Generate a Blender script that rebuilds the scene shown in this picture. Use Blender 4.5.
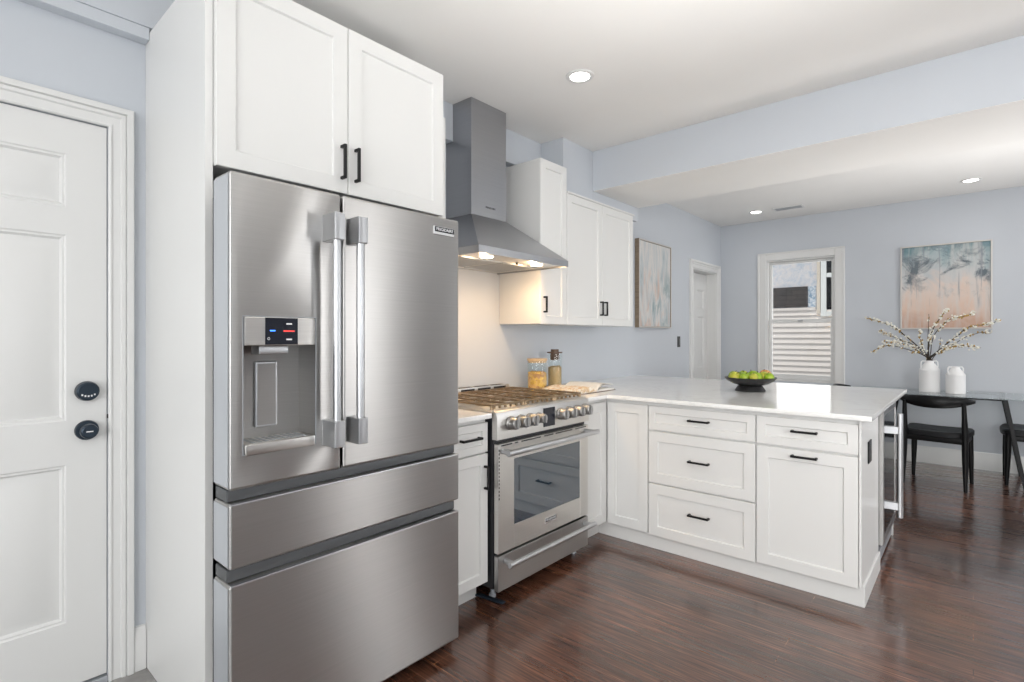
import bpy, bmesh, math, random
from mathutils import Vector, Matrix
PI = math.pi
V = Vector
random.seed(7)
for o in list(bpy.data.objects):
    bpy.data.objects.remove(o)
S = bpy.context.scene
COL = S.collection

# ------------------------------------------------------------------ camera, world, light, exposure
F_PX, YAW = 527.3, 0.7188
cam = bpy.data.cameras.new('camera')
cam.sensor_width = 36.0
cam.lens = 36.0 * F_PX / 1024.0
cam.shift_y = -4.4 / 1024.0
cam.clip_start = 0.05
cam_o = bpy.data.objects.new('camera', cam)
COL.objects.link(cam_o)
cam_o.location = (0, 0, 1.29)
cam_o.rotation_euler = (PI / 2, 0, YAW)
S.camera = cam_o

S.view_settings.view_transform = 'Standard'
S.view_settings.look = 'None'
S.view_settings.exposure = 0.25
S.view_settings.gamma = 1.0
S.view_settings.use_curve_mapping = False

wd = bpy.data.worlds.new('sky')
S.world = wd
wd.use_nodes = True
wn = wd.node_tree
bg = wn.nodes['Background']
bg.inputs[0].default_value = (0.93, 0.965, 1.0, 1)
bg.inputs[1].default_value = .95

def lamp(name, kind, loc, power, color=(1, 1, 1), direction=None, size=None, size_y=None, **kw):
    l = bpy.data.lights.new(name, kind)
    l.energy = power
    l.color = color
    if kind == 'AREA':
        if size_y:
            l.shape = 'RECTANGLE'; l.size = size; l.size_y = size_y
        else:
            l.shape = 'DISK'; l.size = size
    for k, v in kw.items():
        setattr(l, k, v)
    o = bpy.data.objects.new(name, l)
    COL.objects.link(o)
    o.location = loc
    if direction is not None:
        o.rotation_euler = V(direction).to_track_quat('-Z', 'Y').to_euler()
    return o

DAY = (1.0, 1.0, 1.0)
# daylight entering through the windows behind and beside the camera
lamp('daylight_back', 'AREA', (0.2, -2.66, 1.45), 82, DAY, (0, 1, 0), 2.6, 1.7)
lamp('daylight_side', 'AREA', (2.66, 3.72, 1.45), 26, DAY, (-1, 0, 0), 0.6, 1.6)
lamp('daylight_side_near', 'AREA', (2.66, 0.5, 1.45), 3, DAY, (-1, 0, 0), 2.2, 1.6)
lamp('daylight_dining', 'AREA', (2.66, 6.32, 1.45), 22, DAY, (-1, 0, 0), .8, 1.6)
lamp('daylight_far_window', 'AREA', (-1.53, 7.06, 1.5), 2.5, DAY, (0, -1, 0), 0.6, 1.3)
lamp('sun', 'SUN', (0, -5, 9), 1.7, (1, .96, .9), (0, .42, -1), angle=math.radians(2))
# added unseen fill lamps: most aimed up at the ceiling, the last at the peninsula
lamp('ceiling_fill_back', 'AREA', (0.3, -1.3, 0.6), 36, (1, .99, .97), (0, 0, 1), 2.6, 1.7, spread=math.radians(115))
lamp('ceiling_fill', 'AREA', (1.0, 1.25, 0.3), 23, (1, .99, .97), (-.62, .05, 1), 1.4, 2.4, spread=math.radians(50))
lamp('ceiling_fill_dining', 'AREA', (1.15, 5.0, 0.4), 18, (1, .99, .97), (-.35, -.05, 1), 1.3, 2.6, spread=math.radians(90))
lamp('peninsula_fill', 'AREA', (1.7, 0.6, 1.5), 15, (1, .99, .97), (-.78, 1, .04), 1.0, 1.2, spread=math.radians(100))

# ------------------------------------------------------------------ materials
def mat(name, color=(.8, .8, .8), rough=.5, metal=0.0, **kw):
    m = bpy.data.materials.new(name)
    m.use_nodes = True
    b = m.node_tree.nodes['Principled BSDF']
    b.inputs['Base Color'].default_value = (*color, 1)
    b.inputs['Roughness'].default_value = rough
    b.inputs['Metallic'].default_value = metal
    for k, v in kw.items():
        if k in b.inputs:
            b.inputs[k].default_value = v
    m['p'] = 1
    return m

def N(m, t, **props):
    n = m.node_tree.nodes.new(t)
    for k, v in props.items():
        setattr(n, k, v)
    return n

def LK(m, a, b):
    m.node_tree.links.new(a, b)

def BS(m):
    return m.node_tree.nodes['Principled BSDF']

def coords(m, scale=(1, 1, 1), loc=(0, 0, 0)):
    tc = N(m, 'ShaderNodeTexCoord')
    mp = N(m, 'ShaderNodeMapping')
    mp.inputs['Scale'].default_value = scale
    mp.inputs['Location'].default_value = loc
    LK(m, tc.outputs['Object'], mp.inputs['Vector'])
    return mp.outputs['Vector']

def noise(m, vec, scale, detail=4, rough=.55, dist=0):
    n = N(m, 'ShaderNodeTexNoise')
    n.inputs['Scale'].default_value = scale
    n.inputs['Detail'].default_value = detail
    n.inputs['Roughness'].default_value = rough
    n.inputs['Distortion'].default_value = dist
    LK(m, vec, n.inputs['Vector'])
    return n.outputs['Fac']

def ramp(m, fac, stops):
    r = N(m, 'ShaderNodeValToRGB')
    e = r.color_ramp.elements
    while len(e) < len(stops):
        e.new(0.5)
    for el, (p, c) in zip(e, stops):
        el.position = p
        el.color = (*c, 1) if len(c) == 3 else c
    LK(m, fac, r.inputs['Fac'])
    return r.outputs['Color']

def mixc(m, fac, a, b, mode='MIX'):
    n = N(m, 'ShaderNodeMix', data_type='RGBA', blend_type=mode)
    for sock, val in ((n.inputs[0], fac), (n.inputs[6], a), (n.inputs[7], b)):
        if hasattr(val, 'is_linked') or hasattr(val, 'links'):
            LK(m, val, sock)
        elif isinstance(val, (int, float)):
            sock.default_value = val
        else:
            sock.default_value = (*val, 1)
    return n.outputs[2]

def bump(m, fac, strength=.1, dist=.01):
    b = N(m, 'ShaderNodeBump')
    b.inputs['Strength'].default_value = strength
    b.inputs['Distance'].default_value = dist
    LK(m, fac, b.inputs['Height'])
    LK(m, b.outputs['Normal'], BS(m).inputs['Normal'])

def painted(name, color, rough=.5, amp=.02, scale=60):
    m = mat(name, color, rough)
    v = coords(m)
    f = noise(m, v, 1.3, 3)
    c0 = tuple(max(0, c * (1 - amp)) for c in color)
    c1 = tuple(min(1, c * (1 + amp)) for c in color)
    LK(m, ramp(m, f, [(.3, c0), (.7, c1)]), BS(m).inputs['Base Color'])
    bump(m, noise(m, v, scale * 4, 2), .03, .002)
    return m

M = {}
M['wall'] = painted('wall_paint', (.55, .58, .622), .55)
M['ceil'] = painted('ceiling_paint', (.83, .82, .80), .7)
M['trim'] = painted('trim_paint', (.715, .715, .705), .35, .01)
M['cab'] = painted('cabinet_paint', (.715, .715, .703), .33, .01)
M['black'] = mat('black_metal', (.012, .012, .013), .38, .3)
M['blackwood'] = painted('black_wood', (.0045, .0045, .005), .36, .2)
BS(M['blackwood']).inputs['Specular IOR Level'].default_value = .22
M['seatvinyl'] = painted('black_vinyl', (.010, .0105, .012), .45, .1)
BS(M['seatvinyl']).inputs['Specular IOR Level'].default_value = .25
BS(M['black']).inputs['Specular IOR Level'].default_value = .3
M['darkgap'] = mat('dark_gap', (.01, .01, .012), .6)
M['rubber'] = mat('black_enamel', (.014, .015, .018), .3)
M['navy'] = mat('lock_body', (.025, .038, .055), .35, .5)
M['screen'] = mat('dark_screen', (.01, .012, .02), .12)
M['white_mark'] = mat('white_mark', (.75, .75, .76), .4)
M['ceramic'] = painted('white_ceramic', (.84, .84, .84), .3, .01)
M['plastic_grey'] = mat('grey_plastic', (.42, .44, .47), .35, .3)
M['silver'] = mat('polished_silver', (.80, .81, .82), .16, 1.0)

def steel(name, color, rough=.3, aniso=.75, grain=(1, 1, 220)):
    m = mat(name, color, rough, 1.0)
    b = BS(m)
    b.inputs['Anisotropic'].default_value = aniso
    b.inputs['Anisotropic Rotation'].default_value = .25
    t = N(m, 'ShaderNodeTangent', direction_type='RADIAL', axis='Z')
    LK(m, t.outputs['Tangent'], b.inputs['Tangent'])
    v = coords(m, grain)
    f = noise(m, v, 3, 3)
    r = N(m, 'ShaderNodeMapRange')
    r.inputs['To Min'].default_value = rough - .04
    r.inputs['To Max'].default_value = rough + .05
    LK(m, f, r.inputs['Value'])
    LK(m, r.outputs['Result'], b.inputs['Roughness'])
    c0 = tuple(c * .95 for c in color)
    c1 = tuple(min(1, c * 1.05) for c in color)
    LK(m, ramp(m, f, [(.3, c0), (.7, c1)]), b.inputs['Base Color'])
    return m

M['steel'] = steel('brushed_steel', (.46, .452, .442), .33, .9)
M['steel2'] = steel('brushed_steel_warm', (.66, .645, .62), .32)
M['hood'] = steel('hood_steel', (.40, .405, .42), .30, .6)
M['tube'] = mat('satin_steel_tube', (.58, .59, .605), .32, 1.0)
M['knob'] = mat('dark_steel_knob', (.36, .355, .35), .36, 1.0)
M['channel'] = mat('pull_channel', (.11, .115, .12), .42, .4)
M['sidesteel'] = mat('silver_side', (.55, .575, .61), .38, .55)

def emit(name, color, strength):
    m = mat(name, color, .4)
    BS(m).inputs['Emission Color'].default_value = (*color, 1)
    BS(m).inputs['Emission Strength'].default_value = strength
    return m
M['led'] = emit('lamp_lens', (1, .97, .93), 9)
M['warmled'] = emit('warm_lamp_lens', (1, .86, .66), 7)
M['blue_led'] = emit('blue_led', (.05, .25, 1), 1.5)
M['red_led'] = emit('red_led', (.9, .06, .05), .6)

def pane(name, tint=(1, 1, 1), ior=1.45, gloss=(1, 1, 1)):
    m = bpy.data.materials.new(name)
    m.use_nodes = True
    nt = m.node_tree
    for n in list(nt.nodes):
        nt.nodes.remove(n)
    out = nt.nodes.new('ShaderNodeOutputMaterial')
    mx = nt.nodes.new('ShaderNodeMixShader')
    lw = nt.nodes.new('ShaderNodeLayerWeight'); lw.inputs['Blend'].default_value = .5
    pw = nt.nodes.new('ShaderNodeMath'); pw.operation = 'POWER'; pw.inputs[1].default_value = 4.0
    fr = nt.nodes.new('ShaderNodeMath'); fr.operation = 'MULTIPLY_ADD'
    fr.inputs[1].default_value = .75 * (ior - 1) / .5; fr.inputs[2].default_value = ((ior - 1) / (ior + 1)) ** 2
    nt.links.new(lw.outputs['Facing'], pw.inputs[0]); nt.links.new(pw.outputs[0], fr.inputs[0])
    tr = nt.nodes.new('ShaderNodeBsdfTransparent'); tr.inputs['Color'].default_value = (*tint, 1)
    gl = nt.nodes.new('ShaderNodeBsdfGlossy'); gl.inputs['Roughness'].default_value = .02
    gl.inputs['Color'].default_value = (*gloss, 1)
    nt.links.new(fr.outputs[0], mx.inputs[0])
    nt.links.new(tr.outputs[0], mx.inputs[1])
    nt.links.new(gl.outputs[0], mx.inputs[2])
    nt.links.new(mx.outputs[0], out.inputs['Surface'])
    return m
M['pane'] = pane('window_glass', (.97, .985, .98))
M['tableglass'] = pane('table_glass', (.86, .90, .90), 1.5)
M['jarglass'] = pane('jar_glass', (.95, .97, .97), 1.3)
M['ovenglass'] = mat('oven_glass', (.014, .030, .048), .03, 0, **{'IOR': 2.3})
M['coolerglass'] = mat('cooler_glass', (.008, .009, .011), .10, 0, **{'IOR': 1.3})

# quartz counter
m = mat('quartz', (.82, .82, .81), .10)
v = coords(m)
f = noise(m, v, 2.2, 6, .6, 1.2)
LK(m, ramp(m, f, [(.35, (.80, .80, .79)), (.5, (.84, .84, .83)), (.52, (.78, .78, .77)), (.56, (.84, .84, .83)), (.8, (.82, .82, .815))]), BS(m).inputs['Base Color'])
M['quartz'] = m

# dark wood strip floor, boards along x
m = mat('dark_wood_floor', (.05, .025, .018), .3)
v = coords(m)
br = N(m, 'ShaderNodeTexBrick')
br.offset = .37; br.offset_frequency = 2; br.squash = 1
br.inputs['Color1'].default_value = (.30, .30, .30, 1)
br.inputs['Color2'].default_value = (.70, .70, .70, 1)
br.inputs['Mortar'].default_value = (.5, .5, .5, 1)
br.inputs['Scale'].default_value = 1
br.inputs['Mortar Size'].default_value = .0022
br.inputs['Mortar Smooth'].default_value = .5
br.inputs['Bias'].default_value = 0
br.inputs['Brick Width'].default_value = 1.6
br.inputs['Row Height'].default_value = .080
LK(m, v, br.inputs['Vector'])
g1 = noise(m, coords(m, (2.2, 60, 1)), 2.0, 6, .62, .5)
g2 = noise(m, coords(m, (1.1, 12, 1), (3, 1, 0)), 1.6, 4, .6, .4)
blot = noise(m, coords(m, (1, 1.6, 1), (1.3, .4, 0)), .95, 3, .5, .3)
sm = noise(m, coords(m, (1.2, 9, 1), (7, 2, 0)), 1.5, 3, .6)
base = ramp(m, g1, [(.32, (.030, .013, .009)), (.48, (.080, .036, .023)), (.62, (.160, .073, .044)), (.80, (.36, .175, .098))])
base = mixc(m, .8, base, ramp(m, g2, [(.3, (.62, .58, .56)), (.7, (1.30, 1.24, 1.20))]), 'MULTIPLY')
base = mixc(m, .35, base, br.outputs['Color'], 'OVERLAY')
base = mixc(m, .7, base, ramp(m, blot, [(.38, (.36, .32, .30)), (.62, (1.55, 1.45, 1.38))]), 'MULTIPLY')
seam = ramp(m, sm, [(.40, (.035, .016, .011)), (.52, (.14, .060, .034)), (.68, (.40, .19, .10))])
base = mixc(m, br.outputs['Fac'], base, seam)
LK(m, base, BS(m).inputs['Base Color'])
LK(m, ramp(m, g2, [(.3, (.22, .22, .22)), (.7, (.36, .36, .36))]), BS(m).inputs['Roughness'])
BS(m).inputs['Coat Weight'].default_value = 1.0
BS(m).inputs['Coat Roughness'].default_value = .13
BS(m).inputs['Coat IOR'].default_value = 1.5
bump(m, g1, .10, .002)
M['floor'] = m

# grey entry tile
m = mat('grey_tile', (.3, .29, .28), .35)
v = coords(m)
LK(m, ramp(m, noise(m, v, 7, 6, .6, .5), [(.3, (.16, .155, .15)), (.7, (.36, .35, .34))]), BS(m).inputs['Base Color'])
M['tile'] = m

# ------------------------------------------------------------------ mesh helpers
def nb():
    return bmesh.new()

def merge(bm, tmp):
    me = bpy.data.meshes.new('tmp')
    tmp.to_mesh(me)
    tmp.free()
    bm.from_mesh(me)
    bpy.data.meshes.remove(me)

def bx(bm, x0, x1, y0, y1, z0, z1, bev=0, seg=2):
    t = bmesh.new()
    bmesh.ops.create_cube(t, size=1)
    for q in t.verts:
        q.co = V(((x0 + x1) / 2 + q.co.x * (x1 - x0), (y0 + y1) / 2 + q.co.y * (y1 - y0), (z0 + z1) / 2 + q.co.z * (z1 - z0)))
    if bev:
        bmesh.ops.bevel(t, geom=t.edges[:], offset=bev, segments=seg, profile=.5, affect='EDGES', clamp_overlap=True)
    merge(bm, t)
    return bm

def box(*a, **k):
    return bx(nb(), *a, **k)

def frame_axes(d):
    d = V(d).normalized()
    a = V((0, 0, 1)) if abs(d.z) < .9 else V((1, 0, 0))
    u = d.cross(a).normalized()
    return u, d.cross(u).normalized()

def tube(bm, pts, radii, n=14, cap=True):
    pts = [V(p) for p in pts]
    if not isinstance(radii, (list, tuple)):
        radii = [radii] * len(pts)
    rings = []
    u = None
    for i, p in enumerate(pts):
        d = (pts[min(i + 1, len(pts) - 1)] - pts[max(i - 1, 0)])
        if u is None:
            u, w = frame_axes(d)
        else:
            d.normalize()
            u = (u - d * u.dot(d)).normalized()
            w = d.cross(u)
        rings.append([bm.verts.new(p + (u * math.cos(2 * PI * k / n) + w * math.sin(2 * PI * k / n)) * radii[i]) for k in range(n)])
    for a, b in zip(rings, rings[1:]):
        for k in range(n):
            bm.faces.new((a[k], a[(k + 1) % n], b[(k + 1) % n], b[k]))
    if cap:
        bm.faces.new(rings[0][::-1]); bm.faces.new(rings[-1])
    bmesh.ops.recalc_face_normals(bm, faces=bm.faces[:])
    return bm

def lathe(bm, prof, c=(0, 0, 0), axis='Z', n=32):
    """prof: list of (radius, height) along axis"""
    c = V(c)
    rings = []
    for r, h in prof:
        if r < 1e-6:
            p = {'Z': V((0, 0, h)), 'X': V((h, 0, 0)), 'Y': V((0, h, 0))}[axis]
            rings.append([bm.verts.new(c + p)])
            continue
        ring = []
        for k in range(n):
            a = 2 * PI * k / n
            p = {'Z': V((r * math.cos(a), r * math.sin(a), h)), 'X': V((h, r * math.cos(a), r * math.sin(a))), 'Y': V((r * math.sin(a), h, r * math.cos(a)))}[axis]
            ring.append(bm.verts.new(c + p))
        rings.append(ring)
    for a, b in zip(rings, rings[1:]):
        if len(a) == 1 and len(b) == 1:
            continue
        for k in range(n):
            k2 = (k + 1) % n
            if len(a) == 1:
                bm.faces.new((a[0], b[k2], b[k]))
            elif len(b) == 1:
                bm.faces.new((a[k], a[k2], b[0]))
            else:
                bm.faces.new((a[k], a[k2], b[k2], b[k]))
    bmesh.ops.recalc_face_normals(bm, faces=bm.faces[:])
    return bm

def prism(bm, poly, vec, bev=0):
    """closed polygon (3D points, planar) extruded by vec"""
    t = bmesh.new()
    vec = V(vec)
    a = [t.verts.new(V(p)) for p in poly]
    b = [t.verts.new(V(p) + vec) for p in poly]
    n = len(a)
    t.faces.new(a[::-1]); t.faces.new(b)
    for k in range(n):
        t.faces.new((a[k], a[(k + 1) % n], b[(k + 1) % n], b[k]))
    bmesh.ops.recalc_face_normals(t, faces=t.faces[:])
    if bev:
        bmesh.ops.bevel(t, geom=t.edges[:], offset=bev, segments=2, profile=.5, affect='EDGES', clamp_overlap=True)
    merge(bm, t)
    return bm

def panel_face(bm, o, U, W, N_, w, h, t, rects, depth=.008, slope=.006, raised=False, edge=.002):
    """A slab w x h, thickness t, with recessed (or raised-and-fielded) rectangles on the N side.
    o: lower left at the back. rects: list of (a0,a1,b0,b1)."""
    o, U, W, N_ = V(o), V(U), V(W), V(N_)
    T = bmesh.new()
    cache = {}
    def P(a, b, c):
        key = (round(a, 5), round(b, 5), round(c, 5))
        if key not in cache:
            cache[key] = T.verts.new(o + U * a + W * b + N_ * c)
        return cache[key]
    e = edge
    xs = sorted({e, w - e, *[r[0] for r in rects], *[r[1] for r in rects]})
    ys = sorted({e, h - e, *[r[2] for r in rects], *[r[3] for r in rects]})
    for i in range(len(xs) - 1):
        for j in range(len(ys) - 1):
            cx, cy = (xs[i] + xs[i + 1]) / 2, (ys[j] + ys[j + 1]) / 2
            if any(r[0] < cx < r[1] and r[2] < cy < r[3] for r in rects):
                continue
            T.faces.new((P(xs[i], ys[j], t), P(xs[i + 1], ys[j], t), P(xs[i + 1], ys[j + 1], t), P(xs[i], ys[j + 1], t)))
    for (a0, a1, b0, b1) in rects:
        steps = [(0, t), (slope, t - depth)]
        if raised:
            steps = [(0, t), (.005, t - .004), (.011, t - .004), (.018, t - .013), (.026, t - .013), (.052, t - .003)]
        for (s0, c0), (s1, c1) in zip(steps, steps[1:]):
            def ring(s, c):
                # outer ring follows the grid lines so that the mesh stays closed
                if s == 0:
                    bot = [(x, b0) for x in xs if a0 <= x <= a1]
                    rgt = [(a1, y) for y in ys if b0 < y <= b1]
                    top = [(x, b1) for x in reversed(xs) if a0 <= x < a1]
                    lft = [(a0, y) for y in reversed(ys) if b0 < y < b1]
                    return [P(x, y, c) for x, y in bot + rgt + top + lft]
                return [P(a0 + s, b0 + s, c), P(a1 - s, b0 + s, c), P(a1 - s, b1 - s, c), P(a0 + s, b1 - s, c)]
            A, B = ring(s0, c0), ring(s1, c1)
            if s0 == 0:
                corners = [P(a0, b0, c0), P(a1, b0, c0), P(a1, b1, c0), P(a0, b1, c0)]
                for k in range(4):
                    i0 = A.index(corners[k]); i1 = A.index(corners[(k + 1) % 4])
                    seq = A[i0:i1 + 1] if i1 > i0 else A[i0:] + A[:i1 + 1]
                    T.faces.new(seq + [B[(k + 1) % 4], B[k]])
            else:
                for k in range(4):
                    T.faces.new((A[k], A[(k + 1) % 4], B[(k + 1) % 4], B[k]))
        s, c = steps[-1]
        T.faces.new((P(a0 + s, b0 + s, c), P(a1 - s, b0 + s, c), P(a1 - s, b1 - s, c), P(a0 + s, b1 - s, c)))
    # chamfer, sides, back
    fr = [(x, e) for x in xs] + [(w - e, y) for y in ys[1:]] + [(x, h - e) for x in reversed(xs[:-1])] + [(e, y) for y in reversed(ys[1:-1])]
    A = [P(x, y, t) for x, y in fr]
    def out(x, y):
        return (0 if x <= e else (w if x >= w - e else x), 0 if y <= e else (h if y >= h - e else y))
    B = [P(*out(x, y), t - e) for x, y in fr]
    C_ = [P(*out(x, y), 0) for x, y in fr]
    n = len(A)
    for k in range(n):
        T.faces.new((A[k], B[k], B[(k + 1) % n], A[(k + 1) % n]))
        T.faces.new((B[k], C_[k], C_[(k + 1) % n], B[(k + 1) % n]))
    T.faces.new(C_)
    bmesh.ops.recalc_face_normals(T, faces=T.faces[:])
    merge(bm, T)
    return bm

XF = (V((0, 1, 0)), V((0, 0, 1)), V((1, 0, 0)))     # faces +x : U, W, N
YF = (V((1, 0, 0)), V((0, 0, 1)), V((0, -1, 0)))    # faces -y
ST = .058
def shaker_x(y0, y1, z0, z1, xback, t=.02, st=ST):
    return panel_face(nb(), (xback, y0, z0), *XF, y1 - y0, z1 - z0, t, [(st, y1 - y0 - st, st, z1 - z0 - st)], .009, .004)
def shaker_y(x0, x1, z0, z1, yback, t=.02, st=ST):
    return panel_face(nb(), (x0, yback, z0), *YF, x1 - x0, z1 - z0, t, [(st, x1 - x0 - st, st, z1 - z0 - st)], .009, .004)

def pull(c, along, normal, length=.125, stand=.032, w=.011):
    """bar pull: two posts and a flat bar. c is the centre on the face."""
    bm = nb()
    c, A, Nn = V(c), V(along).normalized(), V(normal)
    def ob(p, q):
        lo = V((min(p[i], q[i]) for i in range(3))); hi = V((max(p[i], q[i]) for i in range(3)))
        for i in range(3):
            if hi[i] - lo[i] < w * .9:
                mid = (hi[i] + lo[i]) / 2; lo[i] = mid - w / 2; hi[i] = mid + w / 2
        bx(bm, lo.x, hi.x, lo.y, hi.y, lo.z, hi.z, .0015, 1)
    L2 = length / 2
    for s in (-1, 1):
        p = c + A * (s * (L2 - w / 2))
        ob(p, p + Nn * (stand - .001))
    ob(c - A * L2 + Nn * (stand - w / 2), c + A * L2 + Nn * (stand - w / 2))
    return bm

# ------------------------------------------------------------------ object helpers
OFF = {}
def mk(name, bm, m, parent=None):
    base = OFF.get(parent.name, V((0, 0, 0))) if parent else V((0, 0, 0))
    if base.length:
        bmesh.ops.translate(bm, verts=bm.verts[:], vec=-base)
    me = bpy.data.meshes.new(name)
    # smooth shading, but flat faces stay flat next to their narrow bevels
    hard = []
    for e in bm.edges:
        sharp = False
        if len(e.link_faces) == 2:
            f, g = e.link_faces
            ang = e.calc_face_angle(0)
            A, B = f.calc_area(), g.calc_area()
            sharp = ang > .56 or (ang > .12 and max(A, B) > 14 * min(A, B))
        hard.append(not sharp)
    for e, h in zip(bm.edges, hard):
        e.smooth = h
    for f in bm.faces:
        f.smooth = True
    bm.to_mesh(me)
    bm.free()
    me.materials.append(M[m] if isinstance(m, str) else m)
    o = bpy.data.objects.new(name, me)
    COL.objects.link(o)
    if parent:
        o.parent = parent
    OFF[o.name] = base.copy()
    return o

def thing(name, label, cat, loc=(0, 0, 0), group=None):
    o = bpy.data.objects.new(name, None)
    COL.objects.link(o)
    o.location = loc
    o.empty_display_size = .1
    o['label'] = label
    o['category'] = cat
    if group:
        o['group'] = group
    OFF[o.name] = V(loc)
    return o

def solo(name, bm, m, label, cat, group=None, kind=None):
    o = mk(name, bm, m)
    o['label'] = label
    o['category'] = cat
    if group:
        o['group'] = group
    if kind:
        o['kind'] = kind
    return o

def struct(name, bm, m, parent=None):
    o = mk(name, bm, m, parent)
    if parent is None:
        o['kind'] = 'structure'
    return o

def lab(o, text):
    o['label'] = text
    return o

def dup(root, loc, rotz, label, group=None):
    r = root.copy(); COL.objects.link(r)
    r.location = loc; r.rotation_euler = (0, 0, rotz)
    r['label'] = label
    if group:
        r['group'] = group
    for ch in list(root.children):
        c = ch.copy(); COL.objects.link(c); c.parent = r
        for g in list(ch.children):
            d = g.copy(); COL.objects.link(d); d.parent = c
    return r

def text_bm(body, size, o, U, W, N_, depth=.0006, width=None):
    cu = bpy.data.curves.new('t', 'FONT')
    cu.body = body; cu.size = size; cu.align_x = 'CENTER'; cu.align_y = 'CENTER'; cu.extrude = depth; cu.resolution_u = 2
    ob = bpy.data.objects.new('t', cu)
    me = ob.to_mesh()
    bm = bmesh.new(); bm.from_mesh(me)
    ob.to_mesh_clear()
    bpy.data.objects.remove(ob); bpy.data.curves.remove(cu)
    sx = 1
    if width:
        xs = [q.co.x for q in bm.verts]
        sx = width / (max(xs) - min(xs))
    o, U, W, N_ = V(o), V(U), V(W), V(N_)
    for q in bm.verts:
        q.co = o + U * (q.co.x * sx) + W * q.co.y + N_ * (q.co.z + depth)
    return bm

# ------------------------------------------------------------------ the room
XW = -2.44          # cook wall
XR, YB, YFAR, ZC = 2.55, -2.55, 6.86, 2.70
T = .12
# floors
struct('floor', box(XW - T, XR + T, .609, YFAR + T, -.06, 0), 'floor')
struct('floor_entry_tile', box(XW - T, XR + T, YB - T, .609, -.06, -.001), 'tile')
struct('ceiling', box(XW - T, XR + T, YB - T, YFAR + T, ZC, ZC + .08), 'ceil')
# cook wall with two door openings : y .10-.? (entry door) and 6.00-6.74 (far door)
D1a, D1b, D1z = -.335, .490, 2.075
D2a, D2b, D2z = 5.955, 6.70, 2.085
bm = nb()
for (a, b, c, d) in ((YB - T, D1a, 0, ZC), (D1a, D1b, D1z, ZC), (D1b, D2a, 0, ZC), (D2a, D2b, D2z, ZC), (D2b, YFAR + T, 0, ZC)):
    bx(bm, XW - T, XW, a, b, c, d)
struct('wall_left', bm, 'wall')
# far wall with window opening
WX0, WX1, WZ0, WZ1 = -1.892, -1.170, .76, 2.205
bm = nb()
for (a, b, c, d) in ((XW - T, WX0, 0, ZC), (WX0, WX1, 0, WZ0), (WX0, WX1, WZ1, ZC), (WX1, XR + T, 0, ZC)):
    bx(bm, a, b, YFAR, YFAR + T, c, d)
struct('wall_far', bm, 'wall')
# right wall with three window openings, back wall with one
bm = nb()
holes = [(-.6, 1.6), (3.38, 4.06), (5.9, 6.75)]
ys = [YB - T] + [q for h in holes for q in h] + [YFAR + T]
for i in range(0, len(ys), 2):
    if ys[i] == 4.06:          # unseen opening added to darken the steel's reflections
        bx(bm, XR, XR + T, 4.06, 4.40, 0, ZC); bx(bm, XR, XR + T, 5.40, 5.9, 0, ZC); bx(bm, XR, XR + T, 4.40, 5.40, 2.1, ZC)
        continue
    bx(bm, XR, XR + T, ys[i], ys[i + 1], 0, ZC)
for a, b in holes:
    bx(bm, XR, XR + T, a, b, 0, .65); bx(bm, XR, XR + T, a, b, 2.25, ZC)
struct('wall_right', bm, 'wall')
bm = nb()
bx(bm, XR + T, XR + 2.2, 4.25, 4.30, -.06, ZC); bx(bm, XR + T, XR + 2.2, 5.50, 5.55, -.06, ZC); bx(bm, XR + 2.2, XR + 2.25, 4.25, 5.55, -.06, ZC)
bx(bm, XR + T, XR + 2.2, 4.30, 5.50, 2.3, 2.35); bx(bm, XR + T, XR + 2.2, 4.30, 5.50, -.06, 0)
struct('reflected_dark_box', bm, painted('dark_box_paint', (.16, .16, .165), .6))  # added unseen box behind the opening, dimness put into its dark paint
bm = nb()
for (a, b, c, d) in ((XW - T, -1.1, 0, ZC), (1.5, XR + T, 0, ZC), (-1.1, 1.5, 0, .6), (-1.1, 1.5, 2.3, ZC)):
    bx(bm, a, b, YB - T, YB, c, d)
struct('wall_back', bm, 'wall')
# dropped beam and soffits
struct('ceiling_beam', box(XW + .001, XR - .001, 3.431, 4.140, 2.400, ZC - .0005), 'wall')
# painted ceiling-white underside board of the beam
struct('trim_1', box(-2.178, XR - .002, 3.4335, 4.1385, 2.3975, 2.3998), 'ceil')
struct('soffit_range', box(XW + .0005, -2.380, YB + .001, 3.043, 2.4765, ZC - .0005), 'wall')
struct('trim_2', box(XW + .0005, -2.385, YB + .001, .6085, 2.430, 2.4760, .002), 'wall')
struct('soffit_cabinets', box(XW + .0005, -2.184, 3.043, 3.4305, 2.283, ZC - .0005), 'wall')
struct('soffit_beam_end', box(XW + .0005, -2.184, 3.4315, 4.1395, 2.283, 2.3998), 'wall')

# baseboards
def skirting(name, poly_pts, run):
    struct(name, prism(nb(), poly_pts, run), 'trim')
prof = [(0, 0), (.018, 0), (.018, .125), (.014, .135), (.014, .150), (.008, .165), (0, .168)]
skirting('baseboard_far', [(XW + .02, YFAR - a, z) for a, z in prof], (XR - XW - .04, 0, 0))
skirting('baseboard_left', [(XW + a, .567, z) for a, z in prof], (0, .040, 0))
skirting('baseboard_left_far', [(XW + a, 4.62, z) for a, z in prof], (0, 5.845 - 4.62, 0))
skirting('baseboard_right', [(XR - a, YB + .02, z) for a, z in prof], (0, YFAR - YB - .04, 0))
skirting('baseboard_back', [(XW + .02, YB + a, z) for a, z in prof], (XR - XW - .04, 0, 0))

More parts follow.
